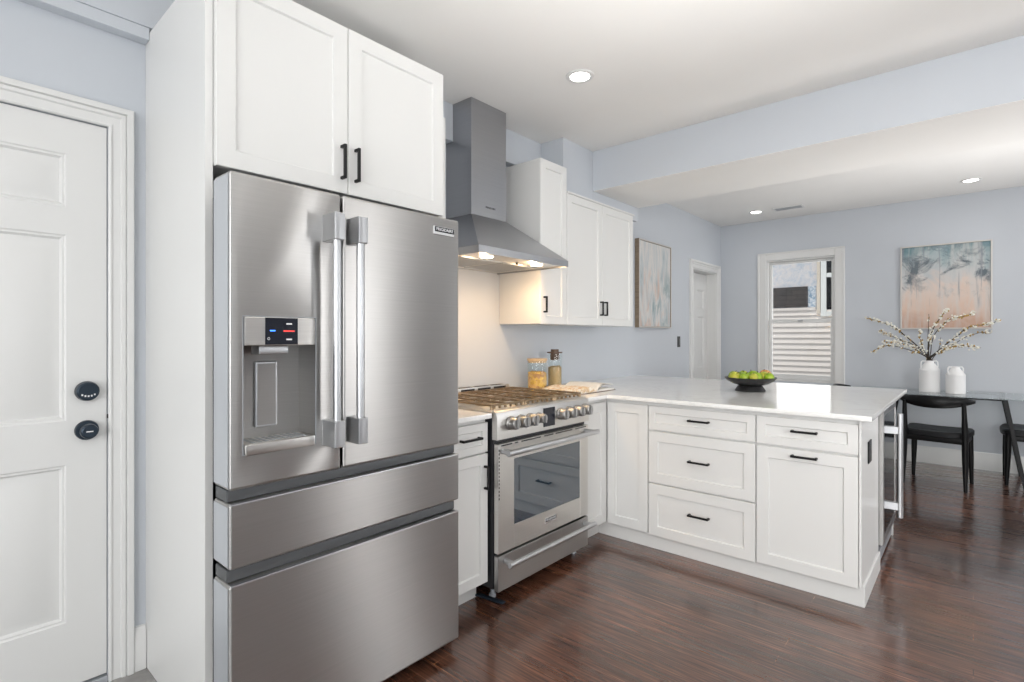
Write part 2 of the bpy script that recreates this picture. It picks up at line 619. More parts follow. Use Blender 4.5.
# ---- door casings
def casing_x(x, y0, y1, z1, w, t=.022, z0=0.0):
    """casing around an opening in the cook wall, opening y0..y1, top z1"""
    bm = nb()
    pr = [(0, 0), (0, t * .42), (w * .06, t * .56), (w * .12, t * .56), (w * .14, t * .36), (w * .46, t * .46), (w * .52, t * .74), (w * .66, t * .78), (w * .69, t * .56), (w * .74, t), (w * .97, t), (w, t * .9), (w, 0)]   # from the opening outwards
    ring = []
    for a, b in pr:
        ring.append([(x + b, y0 - a, z0), (x + b, y0 - a, z1 + a), (x + b, y1 + a, z1 + a), (x + b, y1 + a, z0)])
    vs = [[bm.verts.new(p) for p in r] for r in ring]
    for a, b in zip(vs, vs[1:] + vs[:1]):
        for k in range(3):
            bm.faces.new((a[k], a[k + 1], b[k + 1], b[k]))
    bm.faces.new([r[0] for r in vs]); bm.faces.new([r[3] for r in vs][::-1])
    bmesh.ops.recalc_face_normals(bm, faces=bm.faces[:])
    return bm
def jamb_x(x0, x1, y0, y1, z1, t=.012):
    bm = nb()
    bx(bm, x0, x1, y0 + .001, y0 + t, 0, z1 - .001); bx(bm, x0, x1, y1 - t, y1 - .001, 0, z1 - .001)
    bx(bm, x0, x1, y0 + t, y1 - t, z1 - t, z1 - .001)
    return bm

# entry door (left of the picture)
dw = D1b - D1a - .004
leaf0 = D1a + .002
rects = []
st, mid = .118, .11
pw = (dw - 2 * st - mid) / 2
for a in (st, st + pw + mid):
    for b0, b1 in ((.262, .800), (.985, 1.625), (1.752, 1.915)):
        rects.append((a, a + pw, b0 - .028, b1 - .0))
door1 = struct('door_1', panel_face(nb(), (XW - .045, leaf0, .030), *XF, dw, D1z - .033, .040, rects, .010, .01, True), 'trim')
door1['label'] = 'white six panel entry door with keypad lock at left edge'
struct('door_casing', casing_x(XW, D1a, D1b, D1z, .078), 'trim', door1)
struct('threshold', box(XW - .06, XW + .004, D1a, D1b, 0, .022, .003), 'plastic_grey', door1)
# deadbolt keypad above, round knob below
ly = .428
for nm, z in (('deadbolt_keypad', 1.091), ('door_knob', .948)):
    if nm == 'deadbolt_keypad':
        bmk = lathe(nb(), [(.0, .030), (.028, .030), (.033, .026), (.036, .012), (.036, 0), (0, 0)], (XW - .005, ly, z), 'X', 36)
    else:
        bmk = lathe(nb(), [(0, .052), (.020, .052), (.025, .048), (.027, .036), (.018, .028), (.018, .014), (.034, .012), (.036, .004), (.036, 0), (0, 0)], (XW - .005, ly, z), 'X', 36)
    lk = struct(nm, bmk, 'navy', door1)
    if nm == 'deadbolt_keypad':
        bmg = nb()
        for k, (a, b) in enumerate(((-.018, -.012), (-.009, -.016), (0, -.017), (.009, -.016), (.018, -.012))):
            bx(bmg, XW + .0255, XW + .0262, ly + a - .0025, ly + a + .0025, z + b - .003, z + b + .003)
        struct('keypad_marks', bmg, 'white_mark', lk)
    else:
        bmg = nb()
        bx(bmg, XW + .0472, XW + .0478, ly - .010, ly + .010, z - .002, z + .002)
        struct('thumb_turn_mark', bmg, 'white_mark', lk)
bm = nb()
bx(bm, XW - .001, XW + .003, D1b - .0035, D1b + .002, .985, 1.0)
struct('strike_plate', bm, 'black', door1)

# far door in the cook wall (recessed)
d2w = D2b - D2a - .028
rects = []
st, mid = .10, .09
pw = (d2w - 2 * st - mid) / 2
for a in (st, st + pw + mid):
    for b0, b1 in ((.20, .77), (.89, 1.53), (1.63, 1.86)):
        rects.append((a, a + pw, b0, b1))
door2 = struct('door_2', panel_face(nb(), (XW - .150, D2a + .014, .010), *XF, d2w, D2z - .026, .038, rects, .010, .01, True), 'trim')
door2['label'] = 'white six panel door recessed in the wall right of the tall painting'
struct('door_casing', casing_x(XW, D2a, D2b, D2z, .095, .026), 'trim', door2)
struct('door_jamb', jamb_x(XW - .152, XW + .001, D2a, D2b, D2z), 'trim', door2)
struct('door_knob', lathe(nb(), [(0, .06), (.018, .058), (.026, .045), (.022, .03), (.010, .022), (.010, .008), (.024, .006), (.024, 0), (0, 0)], (XW - .112, D2a + .075, .945), 'X', 20), 'black', door2)
# small hall behind that door is closed by a dark board so no sky shows round the leaf
struct('wall_behind_door', box(XW - .20, XW - .19, D2a - .1, D2b + .1, 0, 2.3), 'wall')
struct('wall_behind_entry', box(XW - .20, XW - .19, D1a - .1, D1b + .1, 0, 2.3), 'wall')

# window in the far wall
bm = nb()
def rect_frame_y(bm, x0, x1, z0, z1, w, y0, y1, wb=None, wt=None, bev=.003):
    wb = w if wb is None else wb; wt = w if wt is None else wt
    bx(bm, x0, x0 + w, y0, y1, z0, z1, bev); bx(bm, x1 - w, x1, y0, y1, z0, z1, bev)
    bx(bm, x0 + w, x1 - w, y0, y1, z0, z0 + wb, bev); bx(bm, x0 + w, x1 - w, y0, y1, z1 - wt, z1, bev)
# casing
cw = .092
bx(bm, WX0 - cw, WX0, YFAR - .024, YFAR, WZ0 - .03, WZ1 + cw, .005)
bx(bm, WX1, WX1 + cw, YFAR - .024, YFAR, WZ0 - .03, WZ1 + cw, .005)
bx(bm, WX0, WX1, YFAR - .024, YFAR, WZ1, WZ1 + cw, .005)
bx(bm, WX0 - cw - .004, WX1 + cw + .004, YFAR - .030, YFAR, WZ1 + cw - .018, WZ1 + cw, .004)
bx(bm, WX0 - cw - .004, WX0 - cw + .018, YFAR - .030, YFAR, WZ0 - .03, WZ1 + cw - .018, .004)
bx(bm, WX1 + cw - .018, WX1 + cw + .004, YFAR - .030, YFAR, WZ0 - .03, WZ1 + cw - .018, .004)
win = struct('window_1', bm, 'trim')
win['label'] = 'white double hung window in the far blue wall'
bm = nb()
for a, b, c, d in ((WX0 + .001, WX0 + .014, WZ0 + .001, WZ1 - .001), (WX1 - .014, WX1 - .001, WZ0 + .001, WZ1 - .001), (WX0 + .014, WX1 - .014, WZ1 - .014, WZ1 - .001), (WX0 + .014, WX1 - .014, WZ0 + .001, WZ0 + .02)):
    bx(bm, a, b, YFAR - .001, YFAR + T, c, d)
struct('window_jamb', bm, 'trim', win)
bm = nb(); rect_frame_y(bm, WX0 + .015, WX1 - .015, 1.465, WZ1 - .015, .034, YFAR + .070, YFAR + .098, .03, .03)
sash_u = struct('upper_sash', bm, 'trim', win)
struct('pane', box(WX0 + .048, WX1 - .048, YFAR + .083, YFAR + .087, 1.494, WZ1 - .044), 'pane', sash_u)
bm = nb(); rect_frame_y(bm, WX0 + .015, WX1 - .015, WZ0 + .021, 1.497, .038, YFAR + .038, YFAR + .066, .06, .042)
sash_l = struct('lower_sash', bm, 'trim', win)
struct('pane', box(WX0 + .052, WX1 - .052, YFAR + .050, YFAR + .054, WZ0 + .080, 1.456), 'pane', sash_l)
bm = nb(); bx(bm, -1.55, -1.50, YFAR + .022, YFAR + .0375, 1.470, 1.490, .003)
struct('sash_lock', bm, 'tube', win)
struct('window_sill', box(WX0 - cw - .02, WX1 + cw + .02, YFAR - .06, YFAR - .001, WZ0 - .055, WZ0 - .031, .004), 'trim', win)

# plain windows that let the daylight in, behind and beside the camera
def side_window(n, axis, a0, a1, z0, z1):
    bm = nb(); w = .06
    if axis == 'x':
        for (a, b, c, d) in ((a0 + .002, a0 + w, z0 + .002, z1 - .002), (a1 - w, a1 - .002, z0 + .002, z1 - .002), (a0 + w, a1 - w, z0 + .002, z0 + w), (a0 + w, a1 - w, z1 - w, z1 - .002), (a0 + w, a1 - w, (z0 + z1) / 2 - .025, (z0 + z1) / 2 + .025)):
            bx(bm, XR + .03, XR + .08, a, b, c, d)
    else:
        for (a, b, c, d) in ((a0 + .002, a0 + w, z0 + .002, z1 - .002), (a1 - w, a1 - .002, z0 + .002, z1 - .002), (a0 + w, a1 - w, z0 + .002, z0 + w), (a0 + w, a1 - w, z1 - w, z1 - .002), ((a0 + a1) / 2 - .03, (a0 + a1) / 2 + .03, z0 + w, z1 - w)):
            bx(bm, a, b, YB - .08, YB - .03, c, d)
    struct('window_%d' % n, bm, 'trim')
side_window(2, 'x', -.6, 1.6, .65, 2.25)
side_window(3, 'x', 3.38, 4.06, .65, 2.25)
side_window(4, 'x', 5.9, 6.75, .65, 2.25)
side_window(5, 'y', -1.1, 1.5, .6, 2.3)

# ------------------------------------------------------------------ recessed ceiling lights, vent
def downlight(x, y, label, group='recessed ceiling lights', power=5):
    t = thing('ceiling_light', label, 'ceiling light', (x, y, ZC), group)
    mk('trim_ring', lathe(nb(), [(.053, 0), (.053, -.006), (.060, -.008), (.074, -.005), (.076, -.0005), (.053, 0)], (x, y, ZC), 'Z', 36), 'trim', t)
    mk('lens', lathe(nb(), [(0, -.004), (.0525, -.004), (.0525, -.001), (0, -.001)], (x, y, ZC), 'Z', 36), 'led', t)
    l = lamp('downlight_lamp', 'SPOT', (x, y, ZC - .012), power, (1, .965, .92), (0, 0, -1), shadow_soft_size=.05, spot_size=math.radians(150), spot_blend=.9)
    return t
downlight(-1.602, 2.389, 'round recessed ceiling light above the kitchen floor near the range hood')
downlight(-1.848, 6.299, 'small round recessed ceiling light left of the ceiling vent')
downlight(-.016, 6.294, 'round recessed ceiling light near the far wall above the square painting')
VX, VY = -1.520, 6.32
t = thing('ceiling_vent', 'white slotted air vent in the ceiling right of a small recessed light', 'vent', (VX, VY, ZC))
bm = nb()
for (a, b, c, d) in ((-.15, .15, -.075, -.055), (-.15, .15, .055, .075), (-.15, -.13, -.055, .055), (.13, .15, -.055, .055)):
    bx(bm, VX + a, VX + b, VY + c, VY + d, ZC - .010, ZC - .0005, .002, 1)
mk('frame', bm, 'trim', t)
mk('backing', box(VX - .13, VX + .13, VY - .055, VY + .055, ZC - .003, ZC - .001), 'channel', t)
bm = nb()
for k in range(6):
    yy = VY - .046 + k * .0184
    bx(bm, VX - .13, VX + .13, yy - .005, yy + .005, ZC - .009, ZC - .004)
mk('slats', bm, 'plastic_grey', t)

# ------------------------------------------------------------------ refrigerator and its surround
PY0, PY1 = .609, .633
solo('side_panel', box(XW + .001, -1.811, PY0, PY1, 0, 2.462, .0015), 'cab', 'tall white side panel standing left of the steel refrigerator', 'cabinet panel')
solo('side_panel', box(XW + .001, -1.835, 1.586, 1.602, 0, 2.462, .0015), 'cab', 'white side panel between the refrigerator and the narrow drawer cabinet', 'cabinet panel')

t = thing('wall_cabinet', 'large white two door cabinet above the steel refrigerator', 'cabinet', (-2.1, 1.1, 1.835))
mk('body', box(XW + .001, -1.811, PY1 + .001, 1.585, 1.838, 2.460), 'cab', t)
for y0, y1, hy in ((.635, 1.0985, 1.071), (1.1015, 1.579, 1.130)):
    d = mk('door', shaker_x(y0, y1, 1.831, 2.464, -1.810), 'cab', t)
    lab(mk('handle', pull((-1.790, hy, 1.945), (0, 0, 1), (1, 0, 0), .128), 'black', d), 'black bar handle')

FX = -1.60
FY0, FY1, FM = .602, 1.497, .960
t = thing('refrigerator', 'stainless steel french door refrigerator with ice dispenser and two drawers', 'refrigerator', (-2.0, 1.05, 0))
bm = nb()
bx(bm, -2.40, -1.722, .652, 1.572, .06, 1.745, .004)
bx(bm, -2.30, -1.73, .70, 1.53, .0, .06)
mk('body', bm, 'rubber', t)
for y in (.66, 1.40):
    mk('hinge_cover', box(-1.74, -1.66, y, y + .08, 1.747, 1.768, .004), 'plastic_grey', t)
# left door with the dispenser recess cut in its front
DY0, DY1, DZ0, DZ1 = .640, .864, .945, 1.350
REC = .105     # recess depth
def fridge_slab(y0, y1, z0, z1, hole=None):
    bm = nb()
    if not hole:
        bx(bm, -1.716, FX, y0, y1, z0, z1, .009, 3)
        return bm
    a0, a1, b0, b1 = hole
    outer = [(y0, z0), (y1, z0), (y1, z1), (y0, z1)]
    tmp = bmesh.new()
    bmesh.ops.create_cube(tmp, size=1)
    for q in tmp.verts:
        q.co = V(((-1.716 + FX) / 2 + q.co.x * (FX + 1.716), (y0 + y1) / 2 + q.co.y * (y1 - y0), (z0 + z1) / 2 + q.co.z * (z1 - z0)))
    bmesh.ops.bevel(tmp, geom=tmp.edges[:], offset=.009, segments=3, profile=.5, affect='EDGES')
    front = max(tmp.faces, key=lambda f: f.calc_center_median().x if f.calc_area() > .1 else -99)
    loop = [q for q in front.verts]
    bmesh.ops.delete(tmp, geom=[front], context='FACES_ONLY')
    inn = [tmp.verts.new((FX, a, b)) for a, b in ((a0, b0), (a1, b0), (a1, b1), (a0, b1))]
    bk = [tmp.verts.new((FX - REC, a, b)) for a, b in ((a0 + .004, b0 + .004), (a1 - .004, b0 + .004), (a1 - .004, b1 - .004), (a0 + .004, b1 - .004))]
    def near(p):
        return min(loop, key=lambda q: (q.co.y - p[0]) ** 2 + (q.co.z - p[1]) ** 2)
    oc = [near(p) for p in outer]
    for k in range(4):
        tmp.faces.new((oc[k], oc[(k + 1) % 4], inn[(k + 1) % 4], inn[k]))
        tmp.faces.new((inn[k], inn[(k + 1) % 4], bk[(k + 1) % 4], bk[k]))
    tmp.faces.new(bk)
    bmesh.ops.recalc_face_normals(tmp, faces=tmp.faces[:])
    merge(bm, tmp)
    return bm
FZD = .845
dl = mk('door', fridge_slab(FY0, FM - .004, FZD, 1.768, (DY0, DY1, DZ0, DZ1)), 'steel', t)
dr = mk('door', fridge_slab(FM + .004, FY1, FZD, 1.768), 'steel', t)
mk('side_cap', box(-1.714, FX - .010, FY0 - .0014, FY0 + .001, FZD + .01, 1.758), 'sidesteel', dl)
for (z0, z1) in ((.618, .806), (.045, .572)):
    bm = nb()
    # drawer front with a rolled pull lip along its top edge
    bx(bm, -1.716, FX, FY0, FY1, z0, z1, .007, 3)
    dd = mk('drawer', bm, 'steel', t)
    mk('pull_lip', box(FX - .014, FX + .002, FY0 + .004, FY1 - .004, z1 - .006, z1 + .001, .002), 'tube', dd)
    mk('side_cap', box(-1.714, FX - .010, FY0 - .0014, FY0 + .001, z0 + .008, z1 - .008), 'sidesteel', dd)
    mk('pull_channel', box(-1.714, FX - .026, FY0 + .003, FY1 - .003, z1 + .0015, z1 + .037, .004), 'channel', dd)
# handles
for d, hy in ((dl, .906), (dr, .992)):
    bm = nb()
    tube(bm, [(-1.540, hy, .965), (-1.540, hy, 1.66)], .0135, 20)
    hd = mk('handle', bm, 'tube', d)
    for z0, z1 in ((.934, 1.020), (1.600, 1.688)):
        mk('handle_bracket', box(FX - .001, -1.521, hy - .018, hy + .018, z0, z1, .003, 2), 'tube', d)
# dispenser
disp = mk('dispenser', box(FX - REC + .0005, FX + .003, DY0 + .002, DY1 - .002, 1.263, DZ1 - .001, .003), 'steel2', t)
scr = mk('control_screen', box(FX + .0025, FX + .0045, .702, .803, 1.266, DZ1 - .003), 'screen', disp)
bm = nb()
bx(bm, FX + .0045, FX + .005, .716, .732, 1.306, 1.310)
mk('blue_indicator', bm, 'blue_led', disp)
mk('red_indicator', box(FX + .0045, FX + .005, .757, .792, 1.305, 1.309), 'red_led', disp)
for z in (1.327, 1.279):
    mk('screen_mark', box(FX + .0045, FX + .005, .766, .784, z, z + .0045), 'white_mark', disp)
bm = nb()
lathe(bm, [(.004, .0045), (.004, .005), (.0028, .005), (.0028, .0045)], (FX, .712, 1.284), 'X', 12)
mk('light_button', bm, 'white_mark', disp)
mk('nozzle', box(FX - .070, FX - .012, .690, .782, 1.236, 1.2625, .004), 'tube', disp)
bm = nb()
bx(bm, FX - REC + .001, FX - REC + .012, .714, .784, 1.004, 1.212, .004, 2)
pad = mk('paddle', bm, 'tube', disp)
mk('paddle_face', box(FX - REC + .0105, FX - REC + .0135, .720, .778, 1.011, 1.205, .001), 'steel', disp)
bm = nb()
bx(bm, FX - REC + .002, FX + .006, DY0 + .003, DY1 - .003, DZ0 - .004, DZ0 + .028, .004, 2)
mk('drip_tray', bm, 'steel2', disp)
bm = nb()
for k in range(9):
    yy = DY0 + .03 + k * .020
    bx(bm, FX - REC + .012, FX - .012, yy, yy + .010, DZ0 + .0275, DZ0 + .0292)
mk('tray_grille', bm, 'plastic_grey', disp)
bm = nb()   # thin bezel round the recess
for (a, b, c, d) in ((DY0 - .002, DY0, DZ0 - .002, DZ1 + .002), (DY1, DY1 + .002, DZ0 - .002, DZ1 + .002), (DY0, DY1, DZ1, DZ1 + .002), (DY0, DY1, DZ0 - .002, DZ0)):
    bx(bm, FX - .003, FX + .0012, a, b, c, d)
mk('bezel', bm, 'plastic_grey', disp)
# badge
bd = mk('badge', box(FX - .001, FX + .004, 1.358, 1.466, 1.694, 1.728, .0015), 'silver', dr)
mk('badge_plate', box(FX + .0035, FX + .005, 1.364, 1.464, 1.706, 1.726), 'screen', dr)
mk('badge_lettering', text_bm('FRIGIDAIRE', .017, (FX + .005, 1.414, 1.716), (0, 1, 0), (0, 0, 1), (1, 0, 0), .0004, .088), 'white_mark', dr)

# ------------------------------------------------------------------ base cabinets
ZT, ZTOP, ZB = .876, .920, .896
CXF = -1.795        # carcass front of the cook wall run (doors stand 20 mm proud)
def pulls(d, *args, **k):
    return lab(mk('handle', pull(*args, **k), 'black', d), 'black bar handle')
t = thing('base_cabinet', 'narrow white base cabinet with one drawer between refrigerator and range', 'cabinet', (-2.1, 1.73, 0))
bm = nb()
bx(bm, XW + .001, CXF, 1.604, 1.852, .10, ZB - .001); bx(bm, XW + .001, -1.857, 1.604, 1.852, 0, .0995)
mk('body', bm, 'cab', t)
d = mk('drawer', shaker_x(1.606, 1.851, .732, .874, CXF, st=.036), 'cab', t)
pulls(d, (CXF + .02, 1.725, .808), (0, 1, 0), (1, 0, 0), .128)
d = mk('door', shaker_x(1.606, 1.851, .100, .724, CXF, st=.05), 'cab', t)
pulls(d, (CXF + .02, 1.826, .612), (0, 0, 1), (1, 0, 0), .115)

t = thing('corner_cabinet', 'white corner base cabinet with two plain doors right of the range', 'cabinet', (-2.0, 3.1, 0))
bm = nb()
prism(bm, [(XW + .001, 2.668, .10), (CXF, 2.668, .10), (CXF, 2.975, .10), (-1.489, 2.975, .10), (-1.489, 3.555, .10), (XW + .001, 3.555, .10)], (0, 0, ZB - .101))
mk('body', bm, 'cab', t)
mk('door', shaker_x(2.672, 2.951, .100, ZT - .004, CXF), 'cab', t)
mk('door', shaker_y(-1.771, -1.4915, .095, ZT - .004, 2.975), 'cab', t)

t = thing('drawer_cabinet', 'white base cabinet with three stacked drawers in the peninsula', 'cabinet', (-1.18, 3.2, 0))
mk('body', box(-1.488, -.869, 2.975, 3.555, .10, ZB - .001), 'cab', t)
for z0, z1, hz, st in ((.728, .872, .808, .042), (.410, .719, .573, ST), (.090, .402, .267, ST)):
    d = mk('drawer', shaker_y(-1.485, -.871, z0, z1, 2.975, st=st), 'cab', t)
    pulls(d, (-1.172, 2.955, hz), (1, 0, 0), (0, -1, 0), .120)

t = thing('base_cabinet', 'white base cabinet with one drawer above a pull out door at peninsula end', 'cabinet', (-.63, 3.2, 0))
mk('body', box(-.868, -.408, 2.975, 3.56, .10, ZB - .001), 'cab', t)
d = mk('drawer', shaker_y(-.865, -.410, .728, .873, 2.975, st=.042), 'cab', t)
pulls(d, (-.637, 2.955, .812), (1, 0, 0), (0, -1, 0), .118)
d = mk('door', shaker_y(-.865, -.410, .095, .717, 2.975), 'cab', t)
pulls(d, (-.637, 2.955, .686), (1, 0, 0), (0, -1, 0), .118)

solo('end_panel', box(-.4070, -.3970, 2.957, 3.545, .1005, ZB - .001, .001), 'cab', 'white end panel closing the peninsula beside the wine cooler', 'cabinet panel')
solo('back_panel', box(XW + .001, -.392, 4.200, 4.222, 0, ZB - .001, .001), 'cab', 'white rear panel of the peninsula behind the wine cooler', 'cabinet panel')
t = thing('kickboard', 'white kickboard along the floor below the peninsula cabinets', 'kickboard', (-1.1, 3.0, 0))
mk('front_board', box(-1.856, -.388, 2.988, 3.004, 0, .0985, .0015), 'cab', t)
mk('side_board', box(-1.870, -1.8575, 2.668, 3.006, 0, .0985, .0015), 'cab', t)
mk('end_board', prism(nb(), [(-.404, 3.0045, 0), (-.388, 3.0045, 0), (-.388, 3.0045, .0955), (-.391, 3.0045, .0985), (-.404, 3.0045, .0985)], (0, .54, 0)), 'cab', t)

# countertops
cb = nb()
prism(cb, [(XW + .001, 2.668, ZB), (-1.748, 2.668, ZB), (-1.748, 2.921, ZB), (-.352, 2.921, ZB), (-.352, 4.605, ZB), (XW + .001, 4.605, ZB)], (0, 0, ZTOP - ZB), .002)
solo('countertop', cb, 'quartz', 'large white quartz countertop of the peninsula turning the corner to the range', 'countertop')
solo('countertop', box(XW + .001, -1.748, 1.604, 1.852, ZB, ZTOP, .002), 'quartz', 'small white quartz countertop between the refrigerator and the range', 'countertop')

# outlet on the end panel
t = thing('outlet', 'small black power outlet on the white peninsula end panel', 'outlet', (-.397, 3.20, .71))
mk('cover_plate', box(-.3968, -.391, 3.145, 3.245, .655, .765, .002), 'black', t)
for z in (.684, .736):
    mk('socket', box(-.392, -.3895, 3.178, 3.212, z - .016, z + .016, .001, 1), 'rubber', t)

# wine cooler in the peninsula end
t = thing('wine_cooler', 'stainless framed glass door wine cooler set into the peninsula end', 'wine cooler', (-.65, 3.87, 0))
mk('body', box(-.95, -.405, 3.562, 4.190, .08, .882), 'rubber', t)
CX = -.376
bm = nb()
for (a, b, c, dd) in ((3.565, 3.605, .125, .878), (4.150, 4.190, .125, .878), (3.605, 4.150, .125, .165), (3.605, 4.150, .84, .878)):
    bx(bm, -.402, CX, a, b, c, dd, .002, 1)
d = mk('door', bm, 'steel', t)
mk('glass', box(-.395, CX - .003, 3.604, 4.151, .164, .841), 'coolerglass', d)
bm = nb()
tube(bm, [(CX + .070, 3.625, .285), (CX + .070, 3.625, .862)], .0145, 16)
mk('handle', bm, 'tube', d)
for z in (.345, .768):
    mk('handle_bracket', box(CX - .003, CX + .064, 3.611, 3.639, z - .022, z + .022, .003, 1), 'tube', d)
mk('kick_grille', box(-.42, -.398, 3.565, 4.188, .015, .078, .002), 'plastic_grey', t)
mk('base', box(-.80, -.42, 3.60, 4.15, 0, .079), 'rubber', t)

# ------------------------------------------------------------------ wall cabinets
def wall_cab(label, y0, y1, z0, z1, doors, xf=-2.08):
    t = thing('wall_cabinet', label, 'cabinet', (-2.25, (y0 + y1) / 2, z0))
    mk('body', box(XW + .001, xf - .0205, y0, y1, z0 + .002, z1 - .002, .001), 'cab', t)
    for a, b, hy in doors:
        d = mk('door', shaker_x(a, b, z0, z1, xf - .020, st=.052), 'cab', t)
        if hy:
            pulls(d, (xf, hy, 1.497), (0, 0, 1), (1, 0, 0), .105, .030)
    return t
wall_cab('white narrow wall cabinet left of the range hood', 1.605, 1.852, 1.372, 2.435, [(1.607, 1.850, None)])
t = wall_cab('tall narrow white wall cabinet beside the range hood', 2.656, 2.945, 1.372, 2.435, [(2.658, 2.943, 2.688)])
mk('side_molding', box(-2.098, -2.082, 2.6525, 2.6555, 1.374, 2.433), 'cab', t)
t = wall_cab('wide white two door wall cabinet left of the tall painting', 2.9475, 3.872, 1.372, 2.268, [(2.949, 3.398, 3.371), (3.401, 3.870, 3.430)])
mk('top_molding', box(XW + .001, -2.072, 2.9475, 3.884, 2.2685, 2.2815, .002), 'cab', t)

# ------------------------------------------------------------------ range hood
HX, HY0, HY1, HZ = -1.855, 1.868, 2.640, 1.712
t = thing('range_hood', 'stainless steel chimney range hood above the gas range', 'range hood', (-2.1, 2.25, HZ))
bm = nb()
# rim: thin-walled box frame
bx(bm, HX - .006, HX, HY0, HY1, HZ, HZ + .038)
bx(bm, XW + .001, HX - .006, HY0, HY0 + .006, HZ, HZ + .038)
bx(bm, XW + .001, HX - .006, HY1 - .006, HY1, HZ, HZ + .038)
mk('rim', bm, 'hood', t)
bm = nb()
CYA, CYB, CHX, CHZ = 2.172, 2.479, -2.217, 2.012
lo = [(XW + .001, HY0, HZ + .038), (HX, HY0, HZ + .038), (HX, HY1, HZ + .038), (XW + .001, HY1, HZ + .038)]
hi = [(XW + .001, CYA, CHZ), (CHX, CYA, CHZ), (CHX, CYB, CHZ), (XW + .001, CYB, CHZ)]
a = [bm.verts.new(p) for p in lo]; b = [bm.verts.new(p) for p in hi]
for k in range(4):
    bm.faces.new((a[k], a[(k + 1) % 4], b[(k + 1) % 4], b[k]))
bm.faces.new(a[::-1]); bm.faces.new(b)
bmesh.ops.recalc_face_normals(bm, faces=bm.faces[:])
mk('canopy', bm, 'hood', t)
mk('lower_chimney', box(XW + .001, CHX, CYA, CYB, CHZ + .001, 2.325, .001), 'hood', t)
mk('upper_chimney', prism(nb(), [(XW + .001, CYA + .001, 2.3255), (CHX - .001, CYA + .001, 2.3255), (CHX - .001, CYA + .001, ZC - .001), (-2.379, CYA + .001, ZC - .001), (-2.379, CYA + .001, 2.474), (XW + .001, CYA + .001, 2.474)], (0, CYB - CYA - .002, 0), .001), 'hood', t)
mk('underside', box(XW + .004, HX - .007, HY0 + .007, HY1 - .007, HZ + .008, HZ + .016), 'steel2', t)
bm = nb()
for k in range(2):
    y0 = HY0 + .06 + k * .330
    for j in range(16):
        yy = y0 + .012 + j * .019
        bx(bm, -2.36, -2.06, yy, yy + .010, HZ + .004, HZ + .0078)
    bx(bm, -2.375, -2.36, y0, y0 + .32, HZ + .002, HZ + .008); bx(bm, -2.06, -2.045, y0, y0 + .32, HZ + .002, HZ + .008)
mk('filter', bm, 'tube', t)
for yy in (2.040, 2.470):
    mk('lamp', lathe(nb(), [(0, -.004), (.028, -.004), (.032, -.006), (.036, -.003), (.036, .0), (0, .0)], (-1.965, yy, HZ + .008), 'Z', 24), 'warmled', t)
    lamp('hood_lamp_glow', 'POINT', (-1.99, yy, HZ - .03), 1.1, (1, .66, .34), shadow_soft_size=.02)
    lamp('hood_lamp', 'SPOT', (-1.99, yy, HZ - .004), 8, (1, .66, .36), (-.35, 0, -1), shadow_soft_size=.03, spot_size=math.radians(140), spot_blend=.7)
mk('button', lathe(nb(), [(0, -.012), (.008, -.012), (.009, -.010), (.009, 0), (0, 0)], (-2.0, 2.33, HZ + .008), 'Z', 14), 'black', t)
mk('lettering', text_bm('FRIGIDAIRE', .016, (CHX + .0002, 2.335, 2.072), (0, 1, 0), (0, 0, 1), (1, 0, 0), .0004, .085), 'rubber', t)

# ------------------------------------------------------------------ gas range
RX, RY0, RY1 = -1.722, 1.860, 2.662
t = thing('range', 'stainless steel gas range with eight front knobs and oven window', 'range', (-2.05, 2.26, 0))
mk('body', box(-2.41, -1.752, RY0 + .002, RY1 - .002, .062, .900, .003), 'rubber', t)
for x in (-2.33, -1.80):
    for y in (RY0 + .05, RY1 - .05):
        mk('foot', lathe(nb(), [(0, 0), (.018, 0), (.018, .014), (.010, .018), (.010, .063), (0, .063)], (x, y, 0), 'Z', 16), 'plastic_grey', t)
mk('cooktop', box(-2.41, -1.752, RY0 - .006, RY1 + .004, .9215, .931, .003), 'steel2', t)
mk('cooktop_base', box(-2.40, -1.754, RY0, RY1 - .002, .9005, .921), 'steel2', t)
# control panel: slightly raked front with rounded top edge
bm = nb()
prism(bm, [(-1.755, RY0, .790), (RX, RY0, .790), (RX - .001, RY0, .900), (RX - .008, RY0, .921), (RX - .022, RY0, .929), (-1.755, RY0, .930)], (0, RY1 - RY0, 0))
mk('control_panel', bm, 'steel2', t)
def knob(y, r=.027):
    bm = nb()
    lathe(bm, [(0, .001), (r * 1.18, .001), (r * 1.18, .010), (r * 1.02, .013)], (RX, y, .863), 'X', 28)
    lathe(bm, [(r * 1.02, .012), (r, .040), (r * .86, .047), (0, .047)], (RX, y, .863), 'X', 28)
    bx(bm, RX + .046, RX + .056, y - .006, y + .006, .863 - r * .85, .863 + r * .85, .002, 1)
    return bm
for y in (1.955, 2.036, 2.106, 2.178, 2.374, 2.455, 2.535, 2.612):
    k = mk('knob', knob(y, .029 if y != 2.178 else .024), 'knob', t)
mk('display', box(RX - .002, RX + .003, 2.222, 2.322, .808, .908, .001), 'screen', t)
